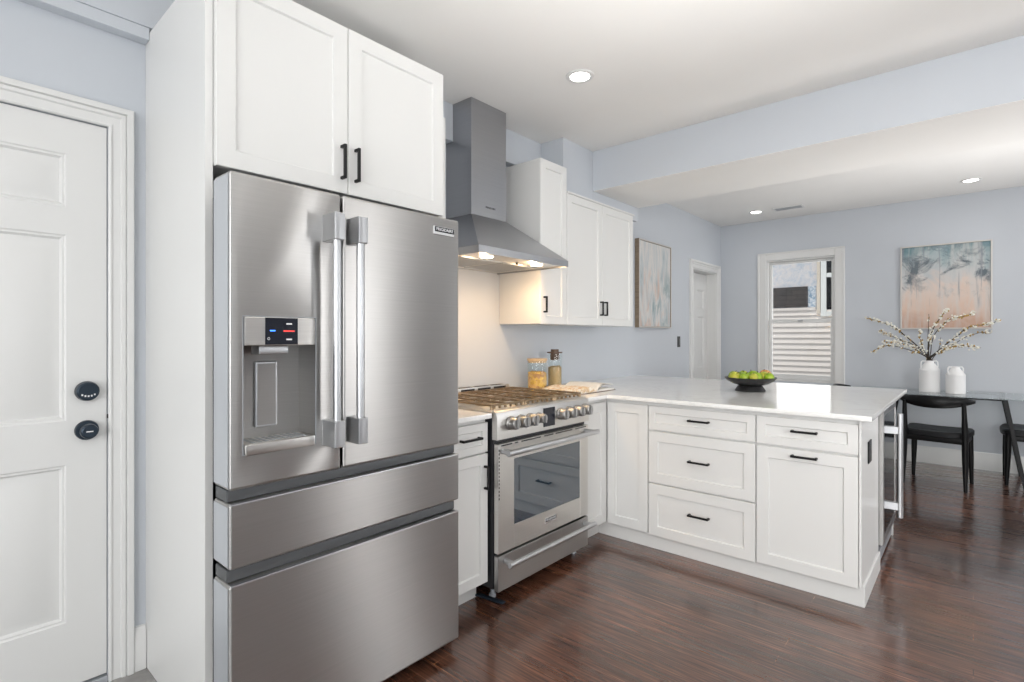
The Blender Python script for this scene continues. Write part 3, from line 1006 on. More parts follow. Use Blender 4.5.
# oven door
bm = nb()
oz0, oz1 = .238, .768
W0, W1, G0, G1 = 1.985, 2.570, .354, .682
for (a, b, c, d) in ((RY0 + .008, W0, oz0, oz1), (W1, RY1 - .010, oz0, oz1), (W0, W1, oz0, G0), (W0, W1, G1, oz1)):
    bx(bm, -1.750, RX, a, b, c, d, .0015, 1)
od = mk('oven_door', bm, 'steel2', t)
mk('oven_window', box(-1.745, RX - .003, W0 + .0005, W1 - .0005, G0 + .0005, G1 - .0005), 'ovenglass', od)
bm = nb()
tube(bm, [(-1.655, RY0 + .004, .735), (-1.655, RY1 - .008, .735)], .0145, 18)
hd = mk('handle', bm, 'tube', od)
for y in (RY0 + .035, RY1 - .04):
    mk('handle_bracket', box(RX - .001, -1.652, y - .013, y + .013, .723, .747, .004, 1), 'tube', od)
bm = nb()
for (a, b) in ((.02, .10), (.12, .145), (.17, .33), (.36, .44), (.46, .62), (.65, .76)):
    bx(bm, RX - .0005, RX + .0008, RY0 + .01 + a, RY0 + .01 + b, .757, .763)
for k in range(14):
    bx(bm, RX - .0005, RX + .0008, RY0 + .011, RY0 + .017, .50 + k * .018, .51 + k * .018)
mk('vent_slots', bm, 'darkgap', od)
mk('badge', box(RX - .001, RX + .003, 2.235, 2.335, .288, .318, .001), 'silver', od)
mk('badge_plate', box(RX + .0025, RX + .0038, 2.239, 2.333, .299, .316), 'screen', od)
mk('badge_lettering', text_bm('FRIGIDAIRE', .014, (RX + .0038, 2.286, .3075), (0, 1, 0), (0, 0, 1), (1, 0, 0), .0003, .084), 'white_mark', od)
# warming drawer
dd = mk('drawer', box(-1.750, RX, RY0 + .008, RY1 - .010, .055, .226, .002), 'steel', t)
bm = nb()
tube(bm, [(-1.665, RY0 + .025, .196), (-1.665, RY1 - .020, .196)], .013, 18)
mk('handle', bm, 'tube', dd)
for y in (RY0 + .055, RY1 - .055):
    mk('handle_bracket', box(RX - .001, -1.662, y - .012, y + .012, .185, .207, .004, 1), 'tube', dd)
# rear vent trim
bm = nb()
bx(bm, -2.409, -2.325, RY0 + .01, RY1 - .01, .9315, .948, .003)
bx(bm, -2.409, -2.335, RY0 + .015, RY1 - .015, .948, .974, .005)
rt = mk('rear_vent_trim', bm, 'steel2', t)
bm = nb()
for k in range(5):
    y0 = RY0 + .05 + k * .145
    bx(bm, -2.3355, -2.334, y0, y0 + .115, .954, .966)
    bx(bm, -2.385, -2.350, y0, y0 + .115, .9735, .9748)
mk('vent_slots', bm, 'darkgap', rt)
# burners and grates
iron_warm_lit = mat('cast_iron_warm_lit', (.27, .195, .12), .30, .75)  # warm gold of the hood light put into the base colour
M['iron_warm_lit'] = iron_warm_lit
brass = mat('burner_ring', (.50, .40, .26), .35, .9)
M['brass'] = brass
for (x, y, r) in ((-1.93, 2.0, .045), (-2.20, 2.0, .035), (-2.06, 2.26, .055), (-1.93, 2.525, .04), (-2.20, 2.525, .045)):
    bm = lathe(nb(), [(0, 0), (r * 1.25, 0), (r * 1.2, .006), (r, .008), (r, .014), (0, .014)], (x, y, .9312), 'Z', 28)
    b_ = mk('burner', bm, 'brass', t)
    mk('burner_cap', lathe(nb(), [(0, .0), (r * .9, 0), (r * .95, .002), (r * .9, .0045), (0, .005)], (x, y, .9452), 'Z', 28), 'iron_warm_lit', b_)
gx0, gx1 = -2.315, -1.770
for k in range(3):
    g0 = RY0 + .012 + k * .262
    g1 = g0 + .256
    bm = nb()
    zt0, zt1 = .947, .957
    w = .012
    bx(bm, gx0, gx1, g0, g0 + w, zt0, zt1, .002, 1); bx(bm, gx0, gx1, g1 - w, g1, zt0, zt1, .002, 1)
    bx(bm, gx0, gx0 + w, g0 + w, g1 - w, zt0, zt1, .002, 1); bx(bm, gx1 - w, gx1, g0 + w, g1 - w, zt0, zt1, .002, 1)
    bx(bm, -2.05, -2.05 + w, g0 + w, g1 - w, zt0, zt1, .002, 1)
    gm = (g0 + g1) / 2
    bx(bm, gx0 + w, gx1 - w, gm - w / 2, gm + w / 2, zt0, zt1, .002, 1)
    for xx in (-2.245, -2.185, -2.125, -1.985, -1.925, -1.865):
        bx(bm, xx - .004, xx + .004, g0 + w, g0 + .098, zt0 + .001, zt1, .002, 1); bx(bm, xx - .004, xx + .004, g1 - .098, g1 - w, zt0 + .001, zt1, .002, 1)
    for xx in (gx0 + .006, -2.05 + .006, gx1 - .006):
        for yy in (g0 + .006, g1 - .006):
            lathe(bm, [(0, .9312), (.008, .9312), (.006, .948), (0, .948)], (xx, yy, 0), 'Z', 10)
    # skirt teeth along the front edge
    for j in range(6):
        yy = g0 + .018 + j * .042
        bx(bm, gx1 - .010, gx1 - .002, yy, yy + .012, .934, zt0 + .002)
    mk('grate', bm, 'iron_warm_lit', t)
# grey gas/anti-tip bracket strap at the left front foot
bm = nb()
prism(bm, [(-1.86, 1.845, .004), (-1.70, 1.872, .004), (-1.70, 1.897, .004), (-1.86, 1.870, .004)], (0, 0, .010), .002)
mk('levelling_bracket', bm, 'navy', t)

# ------------------------------------------------------------------ things on the counters
def speck(name, stops, scale):
    m = mat(name, stops[0][1], .5)
    v = coords(m)
    vo = N(m, 'ShaderNodeTexVoronoi')
    vo.inputs['Scale'].default_value = scale
    LK(m, v, vo.inputs['Vector'])
    sp = N(m, 'ShaderNodeSeparateColor')
    LK(m, vo.outputs['Color'], sp.inputs[0])
    LK(m, ramp(m, sp.outputs[0], stops), BS(m).inputs['Base Color'])
    bump(m, vo.outputs['Distance'], .6, .01)
    return m
M['cereal'] = speck('pasta_mix', [(0, (.62, .36, .08)), (.35, (.78, .50, .10)), (.65, (.70, .42, .16)), (1, (.40, .18, .07))], 48)
M['grain'] = speck('grain', [(0, (.55, .38, .18)), (.5, (.66, .47, .24)), (1, (.48, .31, .14))], 160)
def wood(name, c0, c1):
    m = mat(name, c0, .45)
    v = coords(m, (3, 30, 30))
    LK(m, ramp(m, noise(m, v, 3, 5, .6, .5), [(.3, c0), (.7, c1)]), BS(m).inputs['Base Color'])
    return m
M['lightwood'] = wood('light_wood', (.52, .36, .20), (.66, .48, .30))
M['darkwood'] = wood('dark_wood', (.08, .045, .028), (.14, .08, .05))

def jar(name, label, x, y, r, h, lid_mat, tall_lid):
    t = thing(name, label, 'jar', (x, y, ZTOP))
    w = .003
    mk('glass_body', lathe(nb(), [(0, 0), (r, 0), (r, h), (r - w, h), (r - w, w * 2), (0, w * 2)], (x, y, ZTOP + .0005), 'Z', 36), 'jarglass', t)
    if tall_lid:
        mk('lid', lathe(nb(), [(0, h - .045), (r * .62, h - .045), (r * .62, h + .003), (r * 1.04, h + .003), (r * 1.04, h + .012), (r * .55, h + .012), (r * .55, h + .030), (0, h + .030)], (x, y, ZTOP), 'Z', 32), lid_mat, t)
    else:
        mk('lid', lathe(nb(), [(0, h - .012), (r - .004, h - .012), (r - .004, h + .001), (r * 1.02, h + .002), (r * 1.02, h + .016), (0, h + .016)], (x, y, ZTOP), 'Z', 32), lid_mat, t)
    return t
def fill(x, y, r, h0, h1, m_, label, cat):
    bm = lathe(nb(), [(0, h0), (r, h0), (r, h1 - .012), (r * .7, h1 - .002), (r * .3, h1 - .006), (0, h1)], (x, y, ZTOP), 'Z', 28)
    for q in bm.verts:
        if q.co.z > ZTOP + h1 - .02:
            q.co.z += random.uniform(-.006, .006)
    return solo('jar_filling', bm, m_, label, cat, None, 'stuff')
J1, J2 = (-2.235, 2.815), (-2.235, 3.015)
jar('storage_jar', 'short round glass jar with pale wood lid holding orange pasta', *J1, .068, .205, 'lightwood', False)
jar('storage_jar', 'taller glass jar with dark lid holding tan grain', *J2, .052, .250, 'darkwood', True)
fill(*J1, .0635, .0075, .135, 'cereal', 'orange and yellow pasta pieces inside the shorter glass jar', 'pasta')
fill(*J2, .0475, .0075, .165, 'grain', 'tan grain filling the taller glass jar', 'grain')

# open cook book
m = mat('page_paper', (.80, .74, .64), .6)
v = coords(m)
LK(m, ramp(m, noise(m, coords(m, (1, 1, 1)), 18, 4, .6, 1), [(.45, (.80, .76, .68)), (.55, (.62, .40, .18)), (.62, (.82, .77, .68))]), BS(m).inputs['Base Color'])
M['photo_page'] = m
M['paper'] = painted('plain_paper', (.82, .80, .75), .6)
BXc, BYc = -2.02, 3.00
t = thing('open_book', 'open cookbook lying on the counter right of the range', 'book', (BXc, BYc, ZTOP))
def page_block(s, top, y_len):
    """s=-1 left block (towards -y), s=1 right block"""
    bm = nb()
    prof = []
    n = 14
    for i in range(n + 1):
        u = i / n
        prof.append((BYc + s * (u * y_len + .004), ZTOP + .004 + top * (math.sin(min(1, u * 3.0) * PI / 2) * (1 - .45 * u * u) * .96 + .04)))
    poly = [(BXc - .14, y, z) for y, z in prof] + [(BXc - .14, BYc + s * (y_len + .004), ZTOP + .004), (BXc - .14, BYc + s * .004, ZTOP + .004)]
    return prism(bm, poly, (.28, 0, 0))
mk('cover', box(BXc - .148, BXc + .148, BYc - .235, BYc + .235, ZTOP + .0005, ZTOP + .0038, .001), 'darkwood', t)
mk('left_pages', page_block(-1, .040, .222), 'photo_page', t)
mk('right_pages', page_block(1, .016, .222), 'paper', t)
bm = nb()   # fanned pages standing half turned above the right side
for k, (h, r_) in enumerate(((.050, .20), (.040, .215))):
    pg = [(BYc + .006 + r_ * u, .006 + h * math.sin(min(1, u * 1.9) * PI / 2) * (1 - .30 * u)) for u in [i / 10 for i in range(11)]]
    poly = [(BXc - .138, y, ZTOP + .004 + z) for y, z in pg] + [(BXc - .138, y, ZTOP + .0030 + z) for y, z in reversed(pg)]
    prism(bm, poly, (.276, 0, 0))
mk('turned_pages', bm, 'paper', t)

# fruit bowl
BX, BY = -1.145, 3.775
M['bowlblack'] = painted('black_bowl', (.012, .012, .013), .35, .1)
t = thing('fruit_bowl', 'black footed bowl on the white peninsula counter', 'bowl', (BX, BY, ZTOP))
mk('bowl', lathe(nb(), [(0, .036), (.06, .036), (.11, .050), (.150, .072), (.163, .090), (.165, .094), (.161, .094), (.143, .078), (.105, .058), (.05, .046), (0, .045)], (BX, BY, ZTOP), 'Z', 48), 'bowlblack', t)
mk('foot', lathe(nb(), [(.060, .0005), (.094, .0005), (.098, .004), (.078, .036), (.06, .038)], (BX, BY, ZTOP), 'Z', 40), 'bowlblack', t)
def fruit_mat(name, c0, c1, c2):
    m = mat(name, c1, .32)
    LK(m, ramp(m, noise(m, coords(m), 22, 4, .6, .4), [(.3, c0), (.55, c1), (.75, c2)]), BS(m).inputs['Base Color'])
    return m
M['fruit_green'] = fruit_mat('green_skin', (.15, .28, .012), (.30, .43, .018), (.46, .50, .05))
M['fruit_yellow'] = fruit_mat('yellow_green_skin', (.28, .32, .02), (.46, .46, .04), (.56, .42, .07))
M['fruit_blush'] = fruit_mat('blush_skin', (.50, .16, .05), (.66, .36, .12), (.66, .50, .16))
M['stem'] = mat('stem_brown', (.05, .03, .015), .6)
def fruit(x, y, z, r, m_, label, group, k):
    t = thing('apple', label, 'fruit', (x, y, z), group)
    r *= 1.14
    prof = [(0, .70), (.18, .84), (.45, .93), (.78, .70), (.98, .25), (1.0, -.05), (.86, -.52), (.55, -.86), (.25, -.93), (0, -.86)]
    b = lathe(nb(), [(a * r, h * r) for a, h in prof], (x, y, z), 'Z', 20)
    rot = Matrix.Rotation(random.uniform(-.5, .5), 4, 'X') @ Matrix.Rotation(random.uniform(-.5, .5), 4, 'Y')
    c = V((x, y, z))
    s = nb()
    tube(s, [(x, y, z + r * .72), (x + r * .05, y, z + r * 1.0), (x + r * .16, y, z + r * 1.22)], [r * .05, r * .045, r * .06], 6)
    for bb in (b, s):
        for q in bb.verts:
            q.co = c + rot @ (q.co - c)
    mk('flesh', b, m_, t)
    mk('stem', s, 'stem', t)
fr = [(-.112, -.018, .094, .033, 'fruit_yellow'), (-.060, -.055, .092, .034, 'fruit_green'), (-.046, .020, .094, .034, 'fruit_green'), (.010, -.070, .092, .034, 'fruit_green'),
      (.022, .004, .096, .036, 'fruit_green'), (.075, -.038, .094, .034, 'fruit_yellow'), (-.086, .062, .094, .032, 'fruit_green'), (-.010, .082, .094, .033, 'fruit_yellow'),
      (.064, .075, .094, .032, 'fruit_green'), (.108, .010, .098, .039, 'fruit_blush'), (.082, -.098, .096, .028, 'fruit_green'), (-.030, -.120, .099, .024, 'fruit_yellow')]
for k, (a, b, c, r, m_) in enumerate(fr):
    # turn the layout so its first axis runs along the picture
    ca, sa = math.cos(YAW), math.sin(YAW)
    x, y = BX + a * ca - b * sa, BY + a * sa + b * ca
    if m_ == 'fruit_blush':
        fruit(x, y, ZTOP + c, r, m_, 'orange blushed apple at the right side of the fruit bowl', 'apples in the bowl', k)
    else:
        kind = 'green' if m_ == 'fruit_green' else 'yellow green'
        fruit(x, y, ZTOP + c, r, m_, '%s apple heaped among others in the black bowl' % kind, '%s apples in the bowl' % kind, k)

# ------------------------------------------------------------------ paintings
def canvas1():
    m = mat('abstract_square', (.6, .5, .45), .6)
    tc = N(m, 'ShaderNodeTexCoord')
    sep = N(m, 'ShaderNodeSeparateXYZ'); LK(m, tc.outputs['Generated'], sep.inputs[0])
    z = sep.outputs['Z']
    vec = coords(m)
    vd = coords(m, (9, 9, 1.2))
    n1 = noise(m, vec, 3.2, 5, .6, .8)
    n2 = noise(m, vd, 1.4, 5, .65, .3)
    n3 = noise(m, coords(m, (1, 1, 1.1), (1.2, 0, 5.4)), 4.6, 6, .68, .6)
    n4 = noise(m, coords(m, (16, 16, 1.1), (2, 0, 1)), 1.3, 4, .6, .5)
    def math_(op, a, b, c=None):
        n = N(m, 'ShaderNodeMath', operation=op)
        for i, q in enumerate((a, b, c)):
            if q is None: continue
            if isinstance(q, (int, float)): n.inputs[i].default_value = q
            else: LK(m, q, n.inputs[i])
        return n.outputs[0]
    zz = math_('ADD', z, math_('MULTIPLY_ADD', n1, .9, -.45))
    base = ramp(m, zz, [(.0, (.58, .38, .29)), (.25, (.70, .52, .42)), (.48, (.70, .58, .51)), (.64, (.50, .52, .53)), (.80, (.36, .44, .46)), (1, (.14, .24, .27))])
    pale = mixc(m, ramp(m, n2, [(.45, (0, 0, 0)), (.62, (.65, .65, .65))]), base, (.62, .60, .58))
    band = ramp(m, zz, [(.42, (0, 0, 0)), (.60, (.85, .85, .85)), (.80, (.85, .85, .85)), (.95, (.4, .4, .4))])
    ink = math_('MULTIPLY', ramp(m, n3, [(.49, (0, 0, 0)), (.60, (1, 1, 1))]), band)
    col = mixc(m, ink, pale, (.055, .085, .11))
    drip = math_('MULTIPLY', ramp(m, n4, [(.55, (0, 0, 0)), (.64, (.75, .75, .75))]), ramp(m, zz, [(.2, (0, 0, 0)), (.4, (1, 1, 1))]))
    col = mixc(m, drip, col, (.24, .26, .29))
    LK(m, col, BS(m).inputs['Base Color'])
    return m
def canvas2():
    m = mat('abstract_tall', (.6, .58, .56), .6)
    tc = N(m, 'ShaderNodeTexCoord')
    sep = N(m, 'ShaderNodeSeparateXYZ'); LK(m, tc.outputs['Generated'], sep.inputs[0])
    vd = coords(m, (6, 10, 1.5))
    n1 = noise(m, vd, 1.6, 6, .65, .6)
    n2 = noise(m, coords(m, (4, 5, 1.6), (5, 2, 1)), 1.7, 5, .6, .8)
    base = ramp(m, n1, [(.30, (.30, .37, .40)), (.45, (.52, .55, .56)), (.55, (.66, .63, .60)), (.68, (.48, .52, .55)), (.8, (.70, .60, .52))])
    zr = ramp(m, sep.outputs['Z'], [(.0, (.55, .55, .55)), (.5, (.6, .6, .6)), (.75, (0, 0, 0))])
    pm = N(m, 'ShaderNodeMath', operation='MULTIPLY')
    LK(m, ramp(m, n2, [(.50, (0, 0, 0)), (.62, (1, 1, 1))]), pm.inputs[0]); LK(m, zr, pm.inputs[1])
    c = mixc(m, pm.outputs[0], base, (.60, .36, .25))
    pm2 = N(m, 'ShaderNodeMath', operation='MULTIPLY')
    LK(m, ramp(m, n2, [(.38, (1, 1, 1)), (.46, (0, 0, 0))]), pm2.inputs[0]); LK(m, zr, pm2.inputs[1])
    c = mixc(m, pm2.outputs[0], c, (.16, .26, .28))
    LK(m, c, BS(m).inputs['Base Color'])
    return m
M['art1'] = canvas1()
M['art2'] = canvas2()
M['champagne'] = mat('champagne_frame', (.60, .575, .545), .4, .15)
M['bronzewood'] = wood('bronze_frame', (.20, .15, .10), (.30, .23, .16))
PX0, PX1, PZ0, PZ1 = -.574, .138, 1.366, 2.222
t = thing('painting', 'square framed abstract painting in peach and blue grey on the far wall', 'painting', (-.22, YFAR, 1.79))
bm = nb()
for (a, b, c, d) in ((PX0, PX0 + .012, PZ0, PZ1), (PX1 - .012, PX1, PZ0, PZ1), (PX0 + .012, PX1 - .012, PZ0, PZ0 + .012), (PX0 + .012, PX1 - .012, PZ1 - .012, PZ1)):
    bx(bm, a, b, YFAR - .045, YFAR - .001, c, d, .001, 1)
mk('frame', bm, 'champagne', t)
mk('canvas', box(PX0 + .014, PX1 - .014, YFAR - .038, YFAR - .006, PZ0 + .014, PZ1 - .014), 'art1', t)
t = thing('painting', 'tall narrow abstract painting in pale blue on the left wall', 'painting', (XW, 4.95, 1.8))
QY0, QY1, QZ0, QZ1 = 4.575, 5.285, 1.379, 2.230
bm = nb()
for (a, b, c, d) in ((QY0, QY0 + .012, QZ0, QZ1), (QY1 - .012, QY1, QZ0, QZ1), (QY0 + .012, QY1 - .012, QZ0, QZ0 + .012), (QY0 + .012, QY1 - .012, QZ1 - .012, QZ1)):
    bx(bm, XW + .001, XW + .045, a, b, c, d, .001, 1)
mk('frame', bm, 'bronzewood', t)
bm = nb()
for (a, b, c, d) in ((QY0 + .0005, QY0 + .010, QZ0, QZ1), (QY1 - .010, QY1 - .0005, QZ0, QZ1), (QY0 + .010, QY1 - .010, QZ0, QZ0 + .010), (QY0 + .010, QY1 - .010, QZ1 - .010, QZ1)):
    bx(bm, XW + .0445, XW + .049, a, b, c, d, .001, 1)
mk('front_edge', bm, 'champagne', t)
mk('canvas', box(XW + .006, XW + .040, QY0 + .014, QY1 - .014, QZ0 + .014, QZ1 - .014), 'art2', t)

# wall switch between painting and door
t = thing('light_switch', 'black light switch on the wall beside the white door', 'switch', (XW, 5.57, 1.234))
mk('cover_plate', box(XW + .0005, XW + .006, 5.535, 5.605, 1.175, 1.293, .002), 'black', t)
mk('rocker', box(XW + .0055, XW + .010, 5.552, 5.588, 1.200, 1.268, .002), 'rubber', t)

# ------------------------------------------------------------------ dining table, chairs, vases
TZ = .76
t = thing('dining_table', 'glass topped dining table on black splayed legs by the far wall', 'table', (-.25, 6.46, 0))
TX0, TX1, TY0, TY1 = -.90, .52, 6.12, 6.81
mk('glass_top', box(TX0, TX1, TY0, TY1, TZ - .010, TZ, .002), 'tableglass', t)
for x0, x1, y in ((.205, .330, 6.170), (.205, .330, 6.788), (-.58, -.70, 6.170), (-.58, -.70, 6.788)):
    bm = nb()
    d = .016
    prism(bm, [(x0 - d, y - d, TZ - .0105), (x0 + d, y - d, TZ - .0105), (x1 + d * .8, y - d, 0), (x1 - d * .8, y - d, 0)], (0, 2 * d, 0), .002)
    mk('leg', bm, 'black', t)
    mk('glass_pad', lathe(nb(), [(0, TZ + .0003), (.022, TZ + .0003), (.020, TZ + .003), (0, TZ + .003)], (x0, y, 0), 'Z', 18), 'plastic_grey', t)
bm = nb()
for y in (6.170, 6.788):
    bx(bm, -.58, .205, y - .010, y + .010, TZ - .024, TZ - .0115)
for x in (-.56, .185):
    bx(bm, x - .012, x + .012, 6.182, 6.776, TZ - .024, TZ - .0115)
mk('apron', bm, 'black', t)

def build_chair(label, loc):
    t = thing('dining_chair', label, 'chair', (0, 0, 0))
    # seat: rounded dished slab
    bm = nb()
    n = 14
    w0, w1, l0, l1 = .205, .245, -.20, .235
    def outline():
        pts = []
        for a in range(40):
            th = 2 * PI * a / 40
            c, s = math.cos(th), math.sin(th)
            ex = .45
            px = math.copysign(abs(c) ** ex, c); py = math.copysign(abs(s) ** ex, s)
            yy = (l0 + l1) / 2 + py * (l1 - l0) / 2
            ww = w0 + (w1 - w0) * ((yy - l0) / (l1 - l0))
            pts.append((px * ww, yy))
        return pts
    ol = outline()
    layers = [(.95, .446), (1.0, .456), (1.0, .482), (.95, .495), (.70, .494), (.35, .490)]
    rings = []
    cy = (l0 + l1) / 2
    for s, z in layers:
        rings.append([bm.verts.new((x * s, cy + (y - cy) * s, z + (.012 * (x / .24) ** 2 if s > .3 and z > .46 else 0))) for x, y in ol])
    for a, b in zip(rings, rings[1:]):
        for k in range(40):
            bm.faces.new((a[k], a[(k + 1) % 40], b[(k + 1) % 40], b[k]))
    bm.faces.new(rings[0][::-1]); bm.faces.new(rings[-1])
    bmesh.ops.recalc_face_normals(bm, faces=bm.faces[:])
    for q in bm.verts:
        q.co.z -= .018
    lab(mk('seat', bm, 'seatvinyl', t), 'black padded seat')
    for s in (-1, 1):
        mk('leg', tube(nb(), [(s * .195, .185, .455), (s * .200, .190, .25), (s * .207, .198, 0)], [.024, .022, .013], 12), 'blackwood', t)
        mk('leg', tube(nb(), [(s * .200, -.185, .735), (s * .203, -.175, .60), (s * .206, -.165, .46), (s * .208, -.175, .25), (s * .212, -.195, 0)], [.015, .019, .025, .022, .013], 12), 'blackwood', t)
    bm = nb()
    bx(bm, -.200, .200, -.182, -.156, .387, .434, .004); bx(bm, -.195, .195, .172, .198, .387, .434, .004)
    for s in (-1, 1):
        bx(bm, s * .200 - .012, s * .200 + .012, -.160, .180, .387, .434, .004)
    mk('seat_rail', bm, 'blackwood', t)
    # curved back rail: wide in the middle, tapering, sweeping forward at the ends
    bm = nb()
    rings = []
    for i in range(25):
        u = -1 + 2 * i / 24
        x = u * .262
        y = -.235 + .125 * abs(u) ** 2.2
        hz = (.040 * (1 - abs(u) ** 2.5) + .013)
        zc = .742 - .012 * (1 - u * u) + .004
        th = .014 * (1 - abs(u) ** 4) + .009
        # section : ellipse in (outward, z)
        nx, ny = -.55 * math.copysign(abs(u) ** 1.2, u) * -1, -1
        L_ = math.hypot(nx, ny); nx /= L_; ny /= L_
        rings.append([bm.verts.new((x + nx * th * math.cos(2 * PI * k / 14), y + ny * th * math.cos(2 * PI * k / 14), zc + hz * math.sin(2 * PI * k / 14))) for k in range(14)])
    for a, b in zip(rings, rings[1:]):
        for k in range(14):
            bm.faces.new((a[k], a[(k + 1) % 14], b[(k + 1) % 14], b[k]))
    bm.faces.new(rings[0][::-1]); bm.faces.new(rings[-1])
    bmesh.ops.recalc_face_normals(bm, faces=bm.faces[:])
    mk('backrest', bm, 'blackwood', t)
    t.location = loc
    return t
ch = build_chair('black wooden chair with curved backrest seen from behind at the glass table', (-.238, 5.965, 0))
ch['group'] = 'chairs at the glass table'
ch.rotation_euler = (0, 0, -.11)
dup(ch, (.415, 6.485, 0), PI / 2, 'black dining chair at the right end of the glass table', 'chairs at the glass table')
dup(ch, (-.88, 6.50, 0), -PI / 2 + .08, 'black dining chair mostly hidden behind the counter below the window', 'chairs at the glass table')

def vase(label, x, y, r, hb, ht):
    t = thing('vase', label, 'vase', (x, y, TZ), 'white milk can vases')
    neck = r * .42
    mk('body', lathe(nb(), [(0, .0005), (r * .97, .0005), (r, .006), (r, hb - .006), (r * .97, hb), (r * .70, hb + (ht - hb) * .40), (neck, hb + (ht - hb) * .80), (neck * 1.02, ht), (neck * .86, ht), (neck * .84, hb + (ht - hb) * .75), (r * .5, hb), (0, hb - .02)], (x, y, TZ), 'Z', 40), 'ceramic', t)
    for s in (-1, 1):
        bm = nb()
        cx, sx = math.cos(YAW), math.sin(YAW)
        def P(a, z):
            return (x + s * a * cx, y + s * a * sx, TZ + z)
        tube(bm, [P(r * .95, hb - .012), P(r * 1.0, hb + (ht - hb) * .45), P(r * .98, ht - .016), P(r * .82, ht - .004), P(neck * .98, ht - .006)], .0055, 10)
        mk('handle', bm, 'ceramic', t)
VA, VB = (-.318, 6.46), (-.125, 6.42)
vase('larger white ceramic vase with two handles holding blossom branches', *VA, .082, .215, .300)
vase('smaller empty white ceramic vase with two handles on the glass table', *VB, .073, .180, .252)

M['bark'] = painted('branch_bark', (.045, .032, .022), .7, .3)
M['blossom'] = painted('white_blossom', (.84, .82, .74), .6, .05)
branches = [
 [(-0.567, 6.46, 1.36), (-0.717, 6.5, 1.444), (-0.848, 6.54, 1.484)],
 [(-0.417, 6.395, 1.14), (-0.585, 6.37, 1.198), (-0.687, 6.345, 1.189), (-0.764, 6.32, 1.131)],
 [(-0.44, 6.47, 1.209), (-0.56, 6.52, 1.264), (-0.671, 6.57, 1.321), (-0.73, 6.62, 1.347)],
 [(-0.451, 6.353, 1.195), (-0.565, 6.287, 1.234), (-0.648, 6.22, 1.238)],
 [(-0.319, 6.395, 1.227), (-0.294, 6.37, 1.342), (-0.228, 6.345, 1.477), (-0.18, 6.32, 1.539)],
 [(-0.329, 6.47, 1.273), (-0.325, 6.52, 1.508)],
 [(-0.242, 6.41, 1.166), (-0.114, 6.4, 1.296), (-0.023, 6.39, 1.38), (0.108, 6.38, 1.404), (0.178, 6.37, 1.439)],
 [(-0.244, 6.458, 1.142), (-0.139, 6.495, 1.22), (-0.024, 6.532, 1.303), (0.117, 6.57, 1.341)],
 [(-0.241, 6.383, 1.144), (-0.135, 6.345, 1.202), (-0.045, 6.308, 1.205), (0.053, 6.27, 1.192)],
 [(-0.28, 6.47, 1.304), (-0.174, 6.52, 1.45), (-0.081, 6.57, 1.479), (0.011, 6.62, 1.514)],
 [(-0.362, 6.403, 1.165), (-0.383, 6.387, 1.273), (-0.382, 6.37, 1.353)],
 [(-0.248, 6.42, 1.166), (-0.23, 6.42, 1.285)]]
blab = ['blossom branch reaching furthest left from the larger vase', 'lowest blossom branch drooping left from the larger vase',
        'upper middle blossom branch leaning left from the larger vase', 'short lower blossom branch leaning left from the larger vase',
        'tall blossom branch rising in the middle and leaning right above the vase', 'thin straight dark twig standing upright in front of the square painting',
        'blossom branch reaching furthest right across the painting corner', 'blossom branch leaning right just below the longest right branch',
        'lowest blossom branch spreading right from the larger vase', 'blossom branch with forked tip crossing the lower middle of the painting',
        'short upright blossom branch left of centre topped with white flower', 'short bare upright twig right of centre in the larger vase']
def smooth(pts, k=5):
    P = [V(p) for p in pts]
    out = []
    for i in range(len(P) - 1):
        p0, p1, p2, p3 = P[max(i - 1, 0)], P[i], P[i + 1], P[min(i + 2, len(P) - 1)]
        for j in range(k):
            u = j / k
            out.append(.5 * ((2 * p1) + (p2 - p0) * u + (2 * p0 - 5 * p1 + 4 * p2 - p3) * u * u + (3 * p1 - p0 - 3 * p2 + p3) * u ** 3))
    out.append(P[-1])
    return out
def blob(bm, c, r, sc=(1, 1, 1), sub=1):
    t = bmesh.new()
    bmesh.ops.create_icosphere(t, subdivisions=sub, radius=r)
    for q in t.verts:
        q.co = V((q.co.x * sc[0], q.co.y * sc[1], q.co.z * sc[2])) * random.uniform(.85, 1.15) + V(c)
    merge(bm, t)
